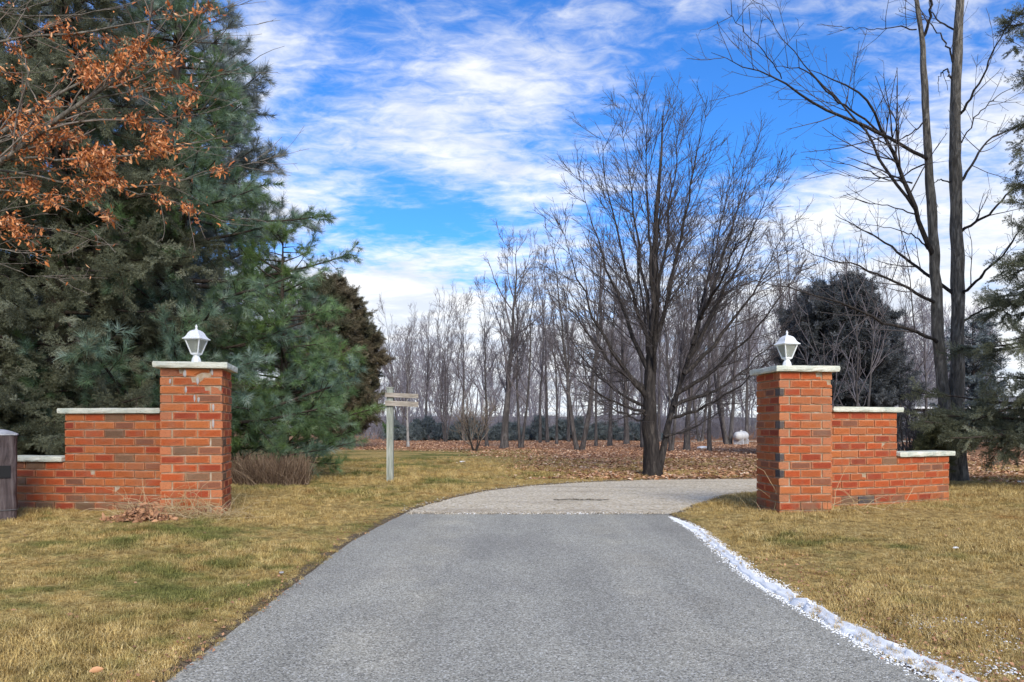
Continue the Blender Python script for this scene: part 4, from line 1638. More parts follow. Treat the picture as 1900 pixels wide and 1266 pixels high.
# ------------------------------------------------------------------ conifers
def conifer(name, label, kind, barkm, base, H, prof, z0, nb, seed, elev=(0, 15), up=.02, sub=3.5, sublen=.38, sprig=26, scl=(.8, 1.3), r0=.16, droop=0.0, azr=None, cat='tree', group=None, hang=.0, sub2=True, tipbias=.25, whorl=0, tube_min=.006):
    g = np.random.default_rng(seed)
    t = thing(name, label, cat, base, 0, group)
    K = 12
    zt = np.linspace(-.1, H, K)
    pts = np.stack([np.cumsum(g.normal(size=K) * .02), np.cumsum(g.normal(size=K) * .02), zt], 1)
    r = r0 * (1 - np.linspace(0, 1, K) * .96)
    V, F = tubes(pts[None], r[None], 9)
    obj('trunk', mesh_np('trunk', V, F, M[barkm]), t)
    u = (np.arange(nb) + g.random(nb)) / nb
    z = z0 + (H - z0) * u ** 1.15 * .985
    if whorl:
        z = np.round((z - z0) / whorl) * whorl + z0 + g.normal(size=nb) * whorl * .10
        z = np.clip(z, z0, H * .985)
    az = g.random(nb) * 2 * PI if azr is None else azr[0] + g.random(nb) * (azr[1] - azr[0])
    az = az
    L = np.array([prof(zi / H, ai) for zi, ai in zip(z, az)]) * (.72 + .38 * g.random(nb))
    e = np.radians(elev[0] + (elev[1] - elev[0]) * g.random(nb))
    dcur = np.stack([np.cos(az) * np.cos(e), np.sin(az) * np.cos(e), np.sin(e)], 1)
    K1 = 9
    p = np.stack([np.interp(z, zt, pts[:, 0]), np.interp(z, zt, pts[:, 1]), z], 1)
    P1 = [p]
    st = (L / (K1 - 1))[:, None]
    for k in range(K1 - 1):
        bend = up if k > 3 else -droop
        dcur = nz(dcur + np.array([0, 0, bend]) + .05 * g.normal(size=dcur.shape))
        P1.append(P1[-1] + dcur * st)
    P1 = np.stack(P1, 1)
    rb = np.clip(.012 * L + .008, .01, .06)
    R1 = rb[:, None] * (1 - .8 * np.linspace(0, 1, K1)[None])
    b2 = spawn(g, P1, R1, sub, .12, 1.0, (38, 66), sublen, .12, 6, up=-hang, wob=.07, rr=.5, rmin=tube_min, flat=.72)
    lv = [b2, ]
    src = [(P1, R1, .35), b2 + (0.0,)]
    parts = [tubes(P1, R1, 5), tubes(*b2, 3)]
    if sub2:
        b3 = spawn(g, *b2, sub * 1.1, .1, 1.0, (35, 60), .30, .08, 4, up=-hang, wob=.1, rr=.6, rmin=tube_min * .7, flat=.6)
        parts.append(tubes(*b3, 3))
        src.append(b3 + (0.0,))
    V, F = join(parts)
    obj('branches', mesh_np('branches', V, F, M[barkm]), t)
    PP, DD = [], []
    for Pn, Rn, tmin in src:
        Ls = plen(Pn)
        n = (Ls * (1 - tmin) * sprig + g.random(len(Ls))).astype(int)
        n = np.maximum(n, 1)
        m = np.repeat(np.arange(len(Ls)), n)
        tt = tmin + (1 - tmin) * g.random(len(m)) ** (1 - tipbias)
        pp, T, _ = at_t(Pn, Rn, m, tt)
        dr = nz(T + .45 * g.normal(size=T.shape) + np.array([0, 0, -hang * 1.5]))
        PP.append(pp); DD.append(dr)
    PP = np.concatenate(PP); DD = np.concatenate(DD)
    s = scl[0] + (scl[1] - scl[0]) * g.random(len(PP))
    scatter('crown', kind, PP, rot_euler(DD, g, roll=True), s, t, g)
    print(name, seed, 'sprigs', len(PP), 'branch quads', sum(len(x) for x in F))
    return t


def tab(zs_, rs_, wob=.12, seed=0):
    def f_(u, az):
        n_ = mnoise.noise(Vector((math.cos(az) * 1.2, math.sin(az) * 1.2, u * 6 + seed))) * 2 * wob
        return float(np.interp(u, zs_, rs_)) * (1 + n_)
    return f_


def sided(zs_, rs_, wob, seed, west):
    f0 = tab(zs_, rs_, wob, seed)
    return lambda u, az: f0(u, az) * (1 - (1 - west) * max(0, -math.cos(az)))


# white pine behind the left pillar
yb = 13.0
xb = P(330, 0, yb)[0]
conifer('white_pine', 'big green white pine with long layered boughs behind the left pillar', 'pine', 'needle_bark', (xb, yb, g1(xb, yb)), 10.5,
        sided([0, .076, .14, .20, .25, .295, .34, .41, .45, .50, .62, .8, 1], [2.7, 3.3, 3.2, 2.9, 2.8, 3.4, 3.1, 3.0, 2.1, 1.85, 1.45, 1.0, .3], .10, 2, .68), .35, 190, 61, elev=(-4, 12), up=.045, whorl=.62, sub=3.4, sublen=.26, sprig=12, scl=(.9, 1.6), r0=.2, tipbias=.45)
yb = 13.6
xb = P(525, 0, yb)[0]
conifer('white_pine', 'lower bright green pine filling in between the left pillar and the brown cedar', 'pine_bright', 'needle_bark', (xb, yb, g1(xb, yb)), 4.6,
        tab([0, .06, .2, .4, .6, .8, 1.0], [1.35, 1.6, 1.75, 1.6, 1.25, .85, .2], .16, 3), .12, 95, 71, elev=(0, 25), up=.04, sub=3.4, sublen=.32, sprig=11, scl=(.9, 1.6), r0=.12, tipbias=.4)
# grey pine behind it
yb = 17.0
xb = P(350, 0, yb)[0]
conifer('white_pine', 'taller grey-green pine behind, its top leaving the frame above the orange leaves', 'pine_grey', 'needle_bark', (xb, yb, .03), 13.0,
        tab([0, .2, .4, .55, .7, .85, 1.0], [2.0, 2.9, 2.7, 2.15, 1.65, 1.1, .3], .10, 5), 1.0, 210, 62, elev=(4, 24), up=.04, whorl=.7, sub=2.8, sublen=.32, sprig=9.5, scl=(1.4, 2.4), r0=.22, tipbias=.45)
# dark spruces at the left
yb = 11.4
xb = P(105, 0, yb)[0]
conifer('spruce_tree', 'dull green spruce with drooping boughs above the left wing wall', 'spruce', 'needle_bark', (xb, yb, g1(xb, yb)), 10.0,
        tab([0, .1, .3, .5, .7, .85, 1.0], [2.3, 2.5, 2.3, 1.9, 1.3, .9, .15], .14, 7), .3, 210, 63, elev=(-14, 6), up=.03, droop=.03, sub=3.4, sublen=.30, sprig=12, scl=(.8, 1.5), r0=.2, hang=.08, tipbias=.3)
yb = 11.5
xb = P(-190, 0, yb)[0]
conifer('spruce_tree', 'dark spruce mostly outside the left edge of the picture', 'spruce', 'needle_bark', (xb, yb, .05), 11.0,
        tab([0, .1, .3, .5, .7, .85, 1.0], [2.6, 2.9, 2.5, 2.0, 1.4, .9, .15], .12, 9), .3, 150, 64, elev=(-14, 6), up=.03, droop=.03, sub=3.0, sublen=.30, sprig=9, scl=(.8, 1.5), r0=.2, hang=.07, tipbias=.3)
yb = 17.5
xb = P(150, 0, yb)[0]
conifer('spruce_tree', 'tall dark conifer farthest back at the left, behind the orange leaves', 'pine_grey', 'needle_bark', (xb, yb, .05), 14.5,
        tab([0, .2, .45, .7, .9, 1.0], [3.2, 3.2, 3.0, 2.5, 1.4, .15], .10, 11), .8, 220, 65, elev=(-4, 20), up=.03, sub=2.6, sublen=.32, sprig=9.0, scl=(1.4, 2.4), r0=.22, tipbias=.3)

# brown cedar
yb = 33.0
xb = P(612, 0, yb)[0]
conifer('cedar_tree', 'dense brown-green cedar right of the pine boughs, left of the sign post', 'cedar', 'needle_bark', (xb, yb, .02), gh(527, 831.5),
        tab([0, .05, .25, .45, .62, .8, .92, 1.0], [2.4, 2.6, 2.65, 2.45, 2.05, 1.45, .85, .3], .14, 13), .05, 420, 66, elev=(25, 60), up=.06, sub=4.5, sublen=.35, sprig=11, scl=(.8, 1.3), r0=.15, tipbias=.5, sub2=False)
# dark evergreen
yb = 24.0
xb = P(1552, 0, yb)[0]
conifer('dark_evergreen', 'broad almost black evergreen behind the right pillar and wing wall', 'dark_conifer', 'needle_bark', (xb, yb, .02), 1 + (790 - 545) / 1372 * 24,
        tab([0, .1, .3, .5, .68, .82, .93, 1.0], [1.9, 2.0, 2.1, 2.0, 1.8, 1.45, .95, .3], .2, 17), .05, 330, 68, elev=(10, 50), up=.04, sub=4.2, sublen=.35, sprig=12, scl=(.7, 1.2), r0=.15, tipbias=.5, sub2=False)
# spruce at the right edge
yb = 10.6
xb = P(2005, 0, yb)[0]
conifer('spruce_tree', 'dark green spruce whose boughs enter from the right edge of the picture', 'spruce', 'needle_bark', (xb, yb, .03), 9.0,
        tab([0, .06, .15, .3, .42, .5, .6, .75, 1.0], [1.5, 1.75, 1.85, 1.5, 1.0, .85, 1.05, .9, .15], .2, 19), .85, 190, 69, elev=(-14, 8), up=.02, droop=.02, sub=3.2, sublen=.30, sprig=11.0, scl=(.7, 1.3), r0=.15, hang=.06, tipbias=.3)
# distant blue pine
yb = 30.0
xb = P(1806, 0, yb)[0]
conifer('distant_pine', 'small bluish pine seen in the distance between the double trunk and the right spruce', 'far_conifer', 'needle_bark', (xb, yb, .03), 1 + (790 - 588) / 1372 * 30,
        tab([0, .3, .6, .85, 1.0], [1.3, 1.25, 1.0, .6, .15], .2, 23), .3, 120, 70, elev=(5, 35), up=.03, sub=3.0, sublen=.35, sprig=6, scl=(.7, 1.1), r0=.12, sub2=False)

# shrubs behind the right wing
for k, (px, py_, yb, h, rr_, kd, lab, sd_) in enumerate([
        (1722, 830, 11.6, .98, .36, 'yew', 'low olive green yew behind the low end of the right wing wall', 81),
]):
    xb = P(px, 0, yb)[0]
    conifer('yew_shrub', lab, kd, 'needle_bark', (xb, yb, g1(xb, yb)), h, tab([0, .3, .7, 1.0], [rr_ * .9, rr_, rr_ * .8, rr_ * .3], .2, sd_), .03, 90, sd_, elev=(20, 70), up=.05, sub=6, sublen=.4, sprig=22, scl=(.5, .8), r0=.03, cat='shrub', sub2=False, tube_min=.003)
xb = P(1685, 0, 12.4)[0]
bare('bare_shrub', 'tangled brown bare shrub behind the step of the right wing wall', 'shrub', 1.25, 82, .05, 6, spread=.35, first=.1, upright=.6, dens=1.5, barkm='bark', twigm='twig', loc=(xb, 12.4, g1(xb, 12.4)), twig_r=.0035, b3d=4, b4d=3)

# far hedge of low evergreens (reads as one dark mass)
gh_ = np.random.default_rng(91)
PP = []
for px in np.linspace(722, 1215, 26):
    yb = 48 + gh_.uniform(-1, 1.5)
    x = (px + gh_.uniform(-8, 8) - 950) / 1372 * yb
    hh_, rr_ = gh_.uniform(.55, 1.45), gh_.uniform(.55, .95)
    n = 330
    u = gh_.random(n) ** .8
    a = gh_.random(n) * 2 * PI
    r_ = rr_ * (1 - u ** 1.8 * .85) * gh_.random(n) ** .35
    PP.append(np.stack([x + r_ * np.cos(a), yb + r_ * np.sin(a), .03 + u * hh_], 1))
PP = np.concatenate(PP)
dd_ = nz(gh_.normal(size=PP.shape) + np.array([0, 0, .9]))
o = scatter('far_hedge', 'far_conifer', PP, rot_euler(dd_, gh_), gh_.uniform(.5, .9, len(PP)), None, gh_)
tag(o, 'low dark bluish evergreens massed in a far row behind the grove', 'hedge')

# far wood (reads as one mass)
gf = np.random.default_rng(95)
n = 215
y = gf.uniform(58, 100, n); x = gf.uniform(-.24, .66, n) * y
hgt = gf.uniform(.10, .155, n) * y * np.interp(x / y, [-.2, .0, .1, .5, .7], [.95, 1.0, 1.2, 1.25, 1.1])
K = 6
pts = np.stack([np.stack([x + gf.normal(size=n) * .18 * k, y, hgt * k / (K - 1) - .2], 1) for k in range(K)], 1)
rad = np.linspace(.10, .025, K)[None] * np.ones((n, 1))
f1 = (pts, rad)
f2 = spawn(gf, *f1, 2.7, .18, 1, (20, 50), .22, 1.2, 5, up=.12, wob=.08, rr=.45, rmin=.020)
f3 = spawn(gf, *f2, 3.4, .1, 1, (22, 50), .25, .8, 3, up=.05, wob=.1, rr=.6, rmin=.017)
nu = 620
uy = gf.uniform(50, 62, nu); ux = gf.uniform(-.20, .60, nu) * uy
uh = gf.uniform(.9, 2.1, nu)
up_ = np.stack([np.stack([ux + gf.normal(size=nu) * .12 * k, uy, uh * k / 3 - .1], 1) for k in range(4)], 1)
f4 = (up_, np.linspace(.03, .014, 4)[None] * np.ones((nu, 1)))
f5 = spawn(gf, *f4, 6.0, .05, 1, (25, 65), .4, .7, 4, up=.05, wob=.12, rr=.6, rmin=.013)
f6 = spawn(gf, *f5, 3.5, .1, 1, (25, 65), .3, .4, 3, up=.03, wob=.12, rr=.7, rmin=.011)
V, F = join([tubes(*f1, 5), tubes(*f2, 3), tubes(*f3, 3), tubes(*f4, 3), tubes(*f5, 3), tubes(*f6, 3)])
print('far wood quads', sum(len(a) for a in F))
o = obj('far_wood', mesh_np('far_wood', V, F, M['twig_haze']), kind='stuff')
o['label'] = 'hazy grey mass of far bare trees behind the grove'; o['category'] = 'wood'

# ------------------------------------------------------------------ orange-leaved tree entering from the left
go_ = np.random.default_rng(14)
YO = 5.4
bxo = P(-560, 0, YO)[0]
base = np.array([bxo, YO, .06])
ot = thing('orange_leaf_tree', 'tree outside the left edge whose thin boughs carry dry orange leaves into the picture', 'tree', base)
zt = np.linspace(-.1, 6.5, 14)
pts = np.stack([np.linspace(0, .2, 14) + go_.normal(size=14) * .01, go_.normal(size=14) * .01, zt], 1)
V, F = tubes(pts[None], (np.linspace(.17, .03, 14))[None], 12)
obj('trunk', mesh_np('trunk', V, F, M['bark_grey']), ot)
c6 = lambda x, y: (x / 2.435, y / 2.435)
raw = [
    ([(-950, 1300), (-300, 800), (0, 600), (100, 550), (180, 480), (300, 390), (400, 365), (560, 330)], .055, .3),
    ([(-950, 1400), (-300, 900), (0, 745), (100, 660), (200, 580), (350, 470), (500, 390), (620, 300), (670, 190), (690, 0), (700, -150)], .06, -.2),
    ([(-300, 900), (0, 625), (120, 600), (300, 560), (450, 540), (700, 540), (900, 520), (1000, 500)], .03, .3),
    ([(0, 720), (300, 720), (500, 710), (640, 690), (900, 640), (1090, 600)], .022, -.4),
    ([(-300, 780), (0, 765), (120, 790), (350, 840), (560, 855), (800, 820), (1000, 760), (1180, 740), (1280, 700)], .022, .2),
    ([(-400, 380), (0, 175), (300, 160), (550, 110), (820, 72), (960, 50), (1160, 0)], .024, .4),
    ([(470, 400), (640, 350), (760, 290), (860, 200), (960, 150), (1100, 120), (1266, 90)], .016, .3),
    ([(350, 470), (500, 430), (700, 410), (860, 385), (1040, 325), (1180, 260), (1290, 210)], .015, -.3),
    ([(620, 300), (760, 220), (870, 170), (950, 40), (980, -40)], .014, -.2),
    ([(0, 860), (150, 880), (300, 880), (440, 930), (520, 1000), (600, 1040)], .012, .2),
    ([(-200, 1120), (0, 1120), (100, 1140), (260, 1160), (340, 1130), (470, 1100)], .012, -.2),
    ([(-200, 1180), (0, 1190), (120, 1240), (300, 1270), (420, 1250)], .012, .2),
    ([(560, 855), (750, 900), (900, 960), (1020, 985), (1150, 990)], .010, -.1),
    ([(-300, 1000), (0, 960), (100, 930), (220, 900), (330, 905), (430, 950)], .012, .4),
    ([(180, 480), (140, 400), (110, 250), (80, 120), (110, 0)], .012, .2),
    ([(-200, 300), (0, 320), (60, 330), (120, 380), (200, 400), (290, 360), (340, 250)], .012, .1),
    ([(-500, -100), (0, 60), (200, 80), (420, 60), (600, 20), (760, -60)], .016, .5),
    ([(-300, 1060), (0, 1000), (200, 1030), (420, 1055), (520, 990)], .010, -.3),
]
LP, LR = [], []
for pts_, r0, de in raw:
    n = len(pts_)
    q = []
    for i, (x, y) in enumerate(pts_):
        px, py = c6(x, y)
        q.append((px, py, r0 * (1 - .85 * i / (n - 1)) * .46))
    a_, b_ = limb_from_px(q, YO, base, 18, go_, .006, de)
    LP.append(a_); LR.append(b_)
    V, F = tubes(a_[None], b_[None], 7)
    obj('limb', mesh_np('limb', V, F, M['bark_grey']), ot)
# join the main limbs to the trunk
LP = np.array(LP); LR = np.array(LR)
for i in (0, 1, 5, 10, 11, 13, 15, 16, 17):
    a_ = LP[i][0]
    tz = max(.8, a_[2] - .25)
    q = np.array([[.03, 0, tz, .05], [(a_[0] + .03) * .5, a_[1] * .5, (a_[2] + tz) * .5 + .05, .03], [a_[0], a_[1], a_[2], LR[i][0]]])
    q = resample(q, 8)
    V, F = tubes(q[None, :, :3], q[None, :, 3], 7)
    obj('limb', mesh_np('limb', V, F, M['bark_grey']), ot)
b2 = spawn(go_, LP, LR, 7.0, .2, 1.0, (12, 45), .14, .36, 10, up=.0, wob=.055, rr=.5, rmin=.0022)
b3 = spawn(go_, *b2, 5.0, .15, 1.0, (20, 55), .2, .07, 5, up=.0, wob=.1, rr=.6, rmin=.0014)
V, F = join([tubes(*b2, 4), tubes(*b3, 3)])
obj('twigs', mesh_np('twigs', V, F, M['twig_pale']), ot, kind='stuff')


def leaf_mesh(pos, dirs, size, g, curl=.35, wid=.5):
    """curled leaves: 5 verts strip x 3"""
    n = len(pos)
    X = nz(dirs)
    rnd = g.normal(size=(n, 3))
    Z = nz(rnd - X * (rnd * X).sum(1, keepdims=True))
    Yv = np.cross(Z, X)
    prof = [(0, .05), (.25, .62), (.55, 1.0), (.8, .6), (1.0, .03)]
    cu = curl * g.normal(size=n)[:, None]
    fold = (.15 + .5 * g.random(n))[:, None]
    S = size[:, None]
    Vs = []
    for (u, wv) in prof:
        c = pos + X * S * u + Z * S * cu * u * u
        hw = S * wid * .5 * wv * (1 + .25 * g.normal(size=(n, 1)))
        Vs += [c - Yv * hw + Z * hw * fold, c, c + Yv * hw + Z * hw * fold]
    V = np.stack(Vs, 1)
    idx = np.arange(n)[:, None] * 15
    F = []
    for k in range(4):
        for s in (0, 1):
            a = k * 3 + s
            F.append(np.concatenate([idx + a, idx + a + 1, idx + a + 4, idx + a + 3], 1))
    return V.reshape(-1, 3), np.concatenate(F)


# leaf clusters hang where the photograph has them
allP = np.concatenate([LP.reshape(-1, 3), b2[0].reshape(-1, 3), b3[0].reshape(-1, 3)])
wp = allP + base
ppx = 950 + 1372 * wp[:, 0] / wp[:, 1]
ppy = 790 - 1372 * (wp[:, 2] - 1) / wp[:, 1]
blobs = [(125, 60, 40, 16, .9), (205, 105, 40, 35, 1.0), (170, 130, 35, 30, .8), (250, 95, 35, 30, .8), (300, 105, 30, 22, .6), (240, 150, 40, 22, .7), (310, 150, 30, 15, .5), (20, 115, 25, 35, .7), (12, 175, 22, 22, .8),
         (90, 200, 40, 20, .6), (45, 225, 45, 20, .6), (185, 195, 22, 10, .8), (100, 265, 55, 30, 1.0), (170, 285, 60, 25, 1.0), (240, 215, 30, 12, .7), (300, 265, 32, 35, 1.0), (255, 265, 35, 20, .6), (60, 290, 45, 25, .9),
         (200, 320, 55, 30, 1.0), (120, 320, 40, 25, 1.0), (240, 340, 40, 20, 1.0), (305, 325, 25, 15, .8), (60, 350, 25, 20, 1.0), (95, 360, 25, 22, 1.0), (180, 365, 35, 15, .9), (10, 340, 18, 20, .8), (290, 370, 35, 14, .6),
         (350, 175, 20, 12, .6), (340, 205, 15, 15, .6), (345, 385, 14, 8, .9), (365, 398, 8, 8, .9), (400, 312, 16, 10, .6), (400, 365, 12, 8, .6), (340, 20, 60, 15, .25), (35, 430, 32, 18, .9), (75, 470, 10, 8, .8), (12, 410, 16, 12, .9), (275, 20, 20, 12, .3), (200, 400, 8, 8, .6)]
prob = np.full(len(allP), .004)
for (cx, cy, sx, sy, am) in blobs:
    prob = np.maximum(prob, am * np.exp(-.5 * (((ppx - cx) / (sx * .5)) ** 2 + ((ppy - cy) / (sy * .5)) ** 2)))
prob[(ppx > 450)] = 0
prob[(ppx < 0)] = np.maximum(prob[ppx < 0], .12 * np.exp(-((ppy[ppx < 0] - 260) / 150) ** 2))
n_leaf = 6600
pick = go_.choice(len(allP), n_leaf, p=prob / prob.sum())
lp = allP[pick] + go_.normal(size=(n_leaf, 3)) * .022
ld = nz(go_.normal(size=(n_leaf, 3)) * .8 + np.array([.25, 0, -.75]))
V, F = leaf_mesh(lp, ld, .018 + .024 * go_.random(n_leaf), go_, .7, .42)
obj('leaves', mesh_np('leaves', V, F, M['oak_leaf'], shade=np.repeat(go_.random(n_leaf), 15)), ot, kind='stuff')

# ------------------------------------------------------------------ house, tank and other far things
hx_, hy_ = P(1740, 0, 60)[0], 60.0
ht = thing('house', 'low brown bungalow with grey shingle roof seen past the right wing wall', 'house', (hx_, hy_, .0), 0)
Wd, Dp, He, Hr = 15.0, 8.0, 2.35, 3.55
V, F = box(-4.0, Wd, 0, Dp, -.3, He)
obj('wall', mesh_np('wall', V, F, M['house_wall'], smooth=False), ht)
x0_, x1_ = -4.6, Wd + .6
V = np.array([[x0_, -.7, He - .02], [x1_, -.7, He - .02], [x1_, Dp + .7, He - .02], [x0_, Dp + .7, He - .02], [x0_, Dp / 2, Hr], [x1_, Dp / 2, Hr],
              [x0_, -.7, He + .16], [x1_, -.7, He + .16], [x1_, Dp + .7, He + .16], [x0_, Dp + .7, He + .16], ])
F4 = np.array([[3, 2, 1, 0], [0, 1, 7, 6], [2, 3, 9, 8], [6, 7, 5, 4], [8, 9, 4, 5]])
F5 = np.array([[0, 6, 4, 9, 3], [1, 2, 8, 5, 7]])
obj('roof', mesh_np('roof', V, [F4, F5], M['shingle'], smooth=False), ht)
for wx, ww in ((-2.4, 1.6), (.9, 2.2), (5.2, 1.4), (9.0, 2.0)):
    parts = [box(wx, wx + ww, -.06, .02, 2.0, 2.12), box(wx, wx + ww, -.06, .02, .82, .94), box(wx, wx + .12, -.06, .02, .94, 2.0), box(wx + ww - .12, wx + ww, -.06, .02, .94, 2.0), box(wx + ww / 2 - .05, wx + ww / 2 + .05, -.06, .02, .94, 2.0)]
    V, F = join(parts)
    wo_ = obj('window', mesh_np('window', V, F, M['white'], smooth=False), ht)
    V, F = box(wx + .1, wx + ww - .1, -.03, -.005, .9, 2.05)
    obj('pane', mesh_np('pane', V, F, M['dark_glass'], smooth=False), wo_)
V, F = box(-4.5, Wd + .5, -.78, -.701, He + .02, He + .17)
obj('gutter', mesh_np('gutter', V, F, M['white'], smooth=False), ht)

# tank
tx, ty = P(1375, 0, 38)[0], 38.0
tt_ = thing('gas_tank', 'white rounded gas tank on the ground left of the right pillar, beyond the leaves', 'tank', (tx, ty, g1(tx, ty)), R(50))
n = 16
rings = []
for u in np.linspace(-PI / 2, PI / 2, 7):
    sx = -.35 if u < 0 else .35
    rings.append((sx + .26 * math.sin(u), .25 * max(math.cos(u), .02)))
an = np.arange(n) / n * 2 * PI
V = np.concatenate([np.stack([np.full(n, x), r_ * np.cos(an), .45 + r_ * np.sin(an)], 1) for x, r_ in rings])
F = []
for i in range(len(rings) - 1):
    for j in range(n):
        k = (j + 1) % n
        F.append((i * n + j, i * n + k, (i + 1) * n + k, (i + 1) * n + j))
obj('tank_shell', mesh_np('tank', V, np.array(F), M['tank']), tt_)
V, F = loft, None
me = loft([sq(.06, .68, 12), sq(.06, .73, 12), sq(.04, .75, 12)], M['tank'], 'dome')
obj('valve_dome', me, tt_)
for sx in (-.3, .3):
    V, F = box(sx - .06, sx + .06, -.25, .25, -.05, .3)
    obj('leg', mesh_np('leg', V, F, M['grey_cap'], smooth=False), tt_)

# ------------------------------------------------------------------ fallen leaves
gl_ = np.random.default_rng(16)


def carpet(n, x0, x1, y0, y1, smin, smax, keep, name, label, flat=.16):
    x = gl_.uniform(x0, x1, n)
    y = 1 / gl_.uniform(1 / y1, 1 / y0, n)       # even density per picture area
    k = keep(x, y)
    x, y = x[k], y[k]
    ddl = sdist(x, y)
    kk = ddl > -.05
    x, y, ddl = x[kk], y[kk], ddl[kk]
    z = np.maximum(gz(x, y, ddl), .0) + gl_.uniform(.006, .024, len(x))
    m = len(x)
    dr = nz(np.stack([gl_.normal(size=m), gl_.normal(size=m), gl_.normal(size=m) * flat], 1))
    pos = np.stack([x, y, z], 1)
    side = nz(np.cross(dr, nz(np.stack([gl_.normal(size=m) * .4, gl_.normal(size=m) * .4, np.ones(m)], 1))))
    S = gl_.uniform(smin, smax, m)[:, None]
    up = np.array([[0, 0, 1.0]])
    cv = gl_.uniform(-.1, .28, m)[:, None]
    V = np.stack([pos - dr * S * .5, pos + side * S * .36 + up * S * cv * .4, pos + dr * S * .5 + up * S * cv * .2, pos - side * S * .36 + up * S * cv * .5], 1).reshape(-1, 3)
    i = np.arange(m) * 4
    F = np.stack([i, i + 1, i + 2, i + 3], 1)
    o = obj(name, mesh_np(name, V, F, M['fallen_leaf'], shade=np.repeat(gl_.random(m) * (1 if smax > .05 else .62), 4), smooth=False), kind='stuff')
    tag(o, label, 'leaves')
    print(name, m)


def keep_right(x, y):
    w_ = np.array([mnoise.noise(Vector((a * .5, b * .5, 0))) * 1.8 + mnoise.noise(Vector((a * 2, b * 2, 4))) * .6 for a, b in zip(x, y)])
    lim = np.interp(y, [13, 16, 20, 27, 33], [1.3, .6, .9, -1, -14])
    return x > lim + w_ - gl_.exponential(.35, len(x))


carpet(90000, -16, 16, 13.4, 48, .055, .10, keep_right, 'fallen_leaves', 'brown carpet of fallen leaves under the maple and the grove')
carpet(520, -5.5, 9, 3.0, 18, .018, .04, lambda x, y: (gl_.random(len(x)) < .9), 'scattered_leaves', 'few curled brown leaves scattered thinly over the dormant lawn')
carpet(3600, 1.7, 3.0, 2.4, 5.5, .009, .024, lambda x, y: x < 1.78 + np.abs(gl_.normal(size=len(x))) * .3, 'verge_leaf_litter', 'small dark leaf litter in the grass edge beside the snow strip', .5)
carpet(2000, -2.3, -1.2, 2.4, 8.5, .009, .024, lambda x, y: x > -1.42 - np.abs(gl_.normal(size=len(x))) * .13, 'verge_leaf_litter', 'crumbs of dead leaf along the left edge of the asphalt', .5)
# leaves on the right verge and litter beside the snow
carpet(3500, 7.9, 13, 10.5, 16, .06, .1, lambda x, y: x > 7.9 + np.abs(gl_.normal(size=len(x))) * .3, 'verge_leaves', 'brown leaves under the spruce at the right edge')

# ------------------------------------------------------------------ lawn blades
gg = np.random.default_rng(18)


def grass_patch(kind, name, n, x0, x1, y0, y1, s0, s1, label, even=True):
    x = gg.uniform(x0, x1, n)
    y = (1 / gg.uniform(1 / y1, 1 / y0, n)) if even else gg.uniform(y0, y1, n)
    # keep what the picture (with a margin) can see
    u = np.abs(x) / y
    k = u < .85
    x, y = x[k], y[k]
    ddl = sdist(x, y)
    edge = .015 + .05 * gg.random(len(x))
    k = ddl > edge - .03
    x, y, ddl = x[k], y[k], ddl[k]
    # leave the brick footprints free
    m = len(x)
    z = gz(x, y, ddl)
    z = np.maximum(z, .001)
    eul = np.stack([gg.normal(size=m) * .12, gg.normal(size=m) * .12, gg.uniform(0, 2 * PI, m)], 1)
    patch = .75 + .7 * np.sin(x * 2.3 + np.sin(y * 1.9)) * np.sin(y * 2.7 + np.sin(x * 1.3)) * .6
    s = (s0 + (s1 - s0) * gg.random(m)) * np.clip(patch, .45, 1.5) * np.clip(.55 + ddl * 1.2, .55, 1)
    o = scatter(name, kind, np.stack([x, y, z], 1), eul, s, None, gg)
    tag(o, label, 'grass')
    print(name, m)


grass_patch('grass', 'grass', 52000, -7.5, 7.5, 2.2, 9.5, .75, 1.25, 'short straw-coloured dormant grass on the near lawns')
grass_patch('long_grass', 'far_grass', 22000, -11, 12, 9.0, 22, .6, 1.0, 'olive and straw grass of the lawn beyond the pillars')

# ------------------------------------------------------------------ snow along the right edge of the asphalt
gs = np.random.default_rng(20)


def curve_pts(curve, n, a, b):
    dd_ = np.concatenate([[0], np.cumsum(np.linalg.norm(np.diff(curve, axis=0), axis=1))])
    s = gs.uniform(a, b, n) * dd_[-1]
    p = np.stack([np.interp(s, dd_, curve[:, 0]), np.interp(s, dd_, curve[:, 1])], 1)
    return p


inner = np.array([(1.66, 2.0), (1.63, 2.88), (1.585, 3.3), (1.565, 3.71), (1.54, 4.25), (1.525, 4.83), (1.60, 5.7), (1.69, 6.73), (1.725, 7.6), (1.72, 8.0)])
outer = np.array([(1.93, 2.0), (1.84, 2.88), (1.75, 3.3), (1.70, 3.71), (1.665, 4.41), (1.655, 4.9), (1.72, 5.7), (1.80, 6.73), (1.80, 7.5), (1.765, 8.0)])
i2, o2 = index_resample(inner, 14), index_resample(outer, 14)
nn_ = gs.normal(size=(len(i2), 2))
i2 = i2 + nn_ * .007
o2 = o2 + gs.normal(size=o2.shape) * .014
cr = 8
u = np.linspace(0, 1, cr + 1)
u2_ = .18 + .50 * u
xy = i2[:, None, :] * (1 - u2_)[None, :, None] + o2[:, None, :] * u2_[None, :, None]
hgt = np.sin(u * PI)[None, :] ** .6 * .019 * np.interp(i2[:, 1], [2, 4, 6, 8], [1.2, 1.1, .7, .25])[:, None] * gs.uniform(.75, 1.1, (len(i2), cr + 1))
zz_ = np.maximum(np.where(u[None, :] > .5, gz(xy[..., 0], xy[..., 1]) * 1.0, 0.0), 0) + .002 + hgt
zz_[:, 0] = -.01
zz_[:, -1] -= .03
V = np.concatenate([xy, zz_[..., None]], 2)
idx = np.arange(V.shape[0] * V.shape[1]).reshape(V.shape[:2])
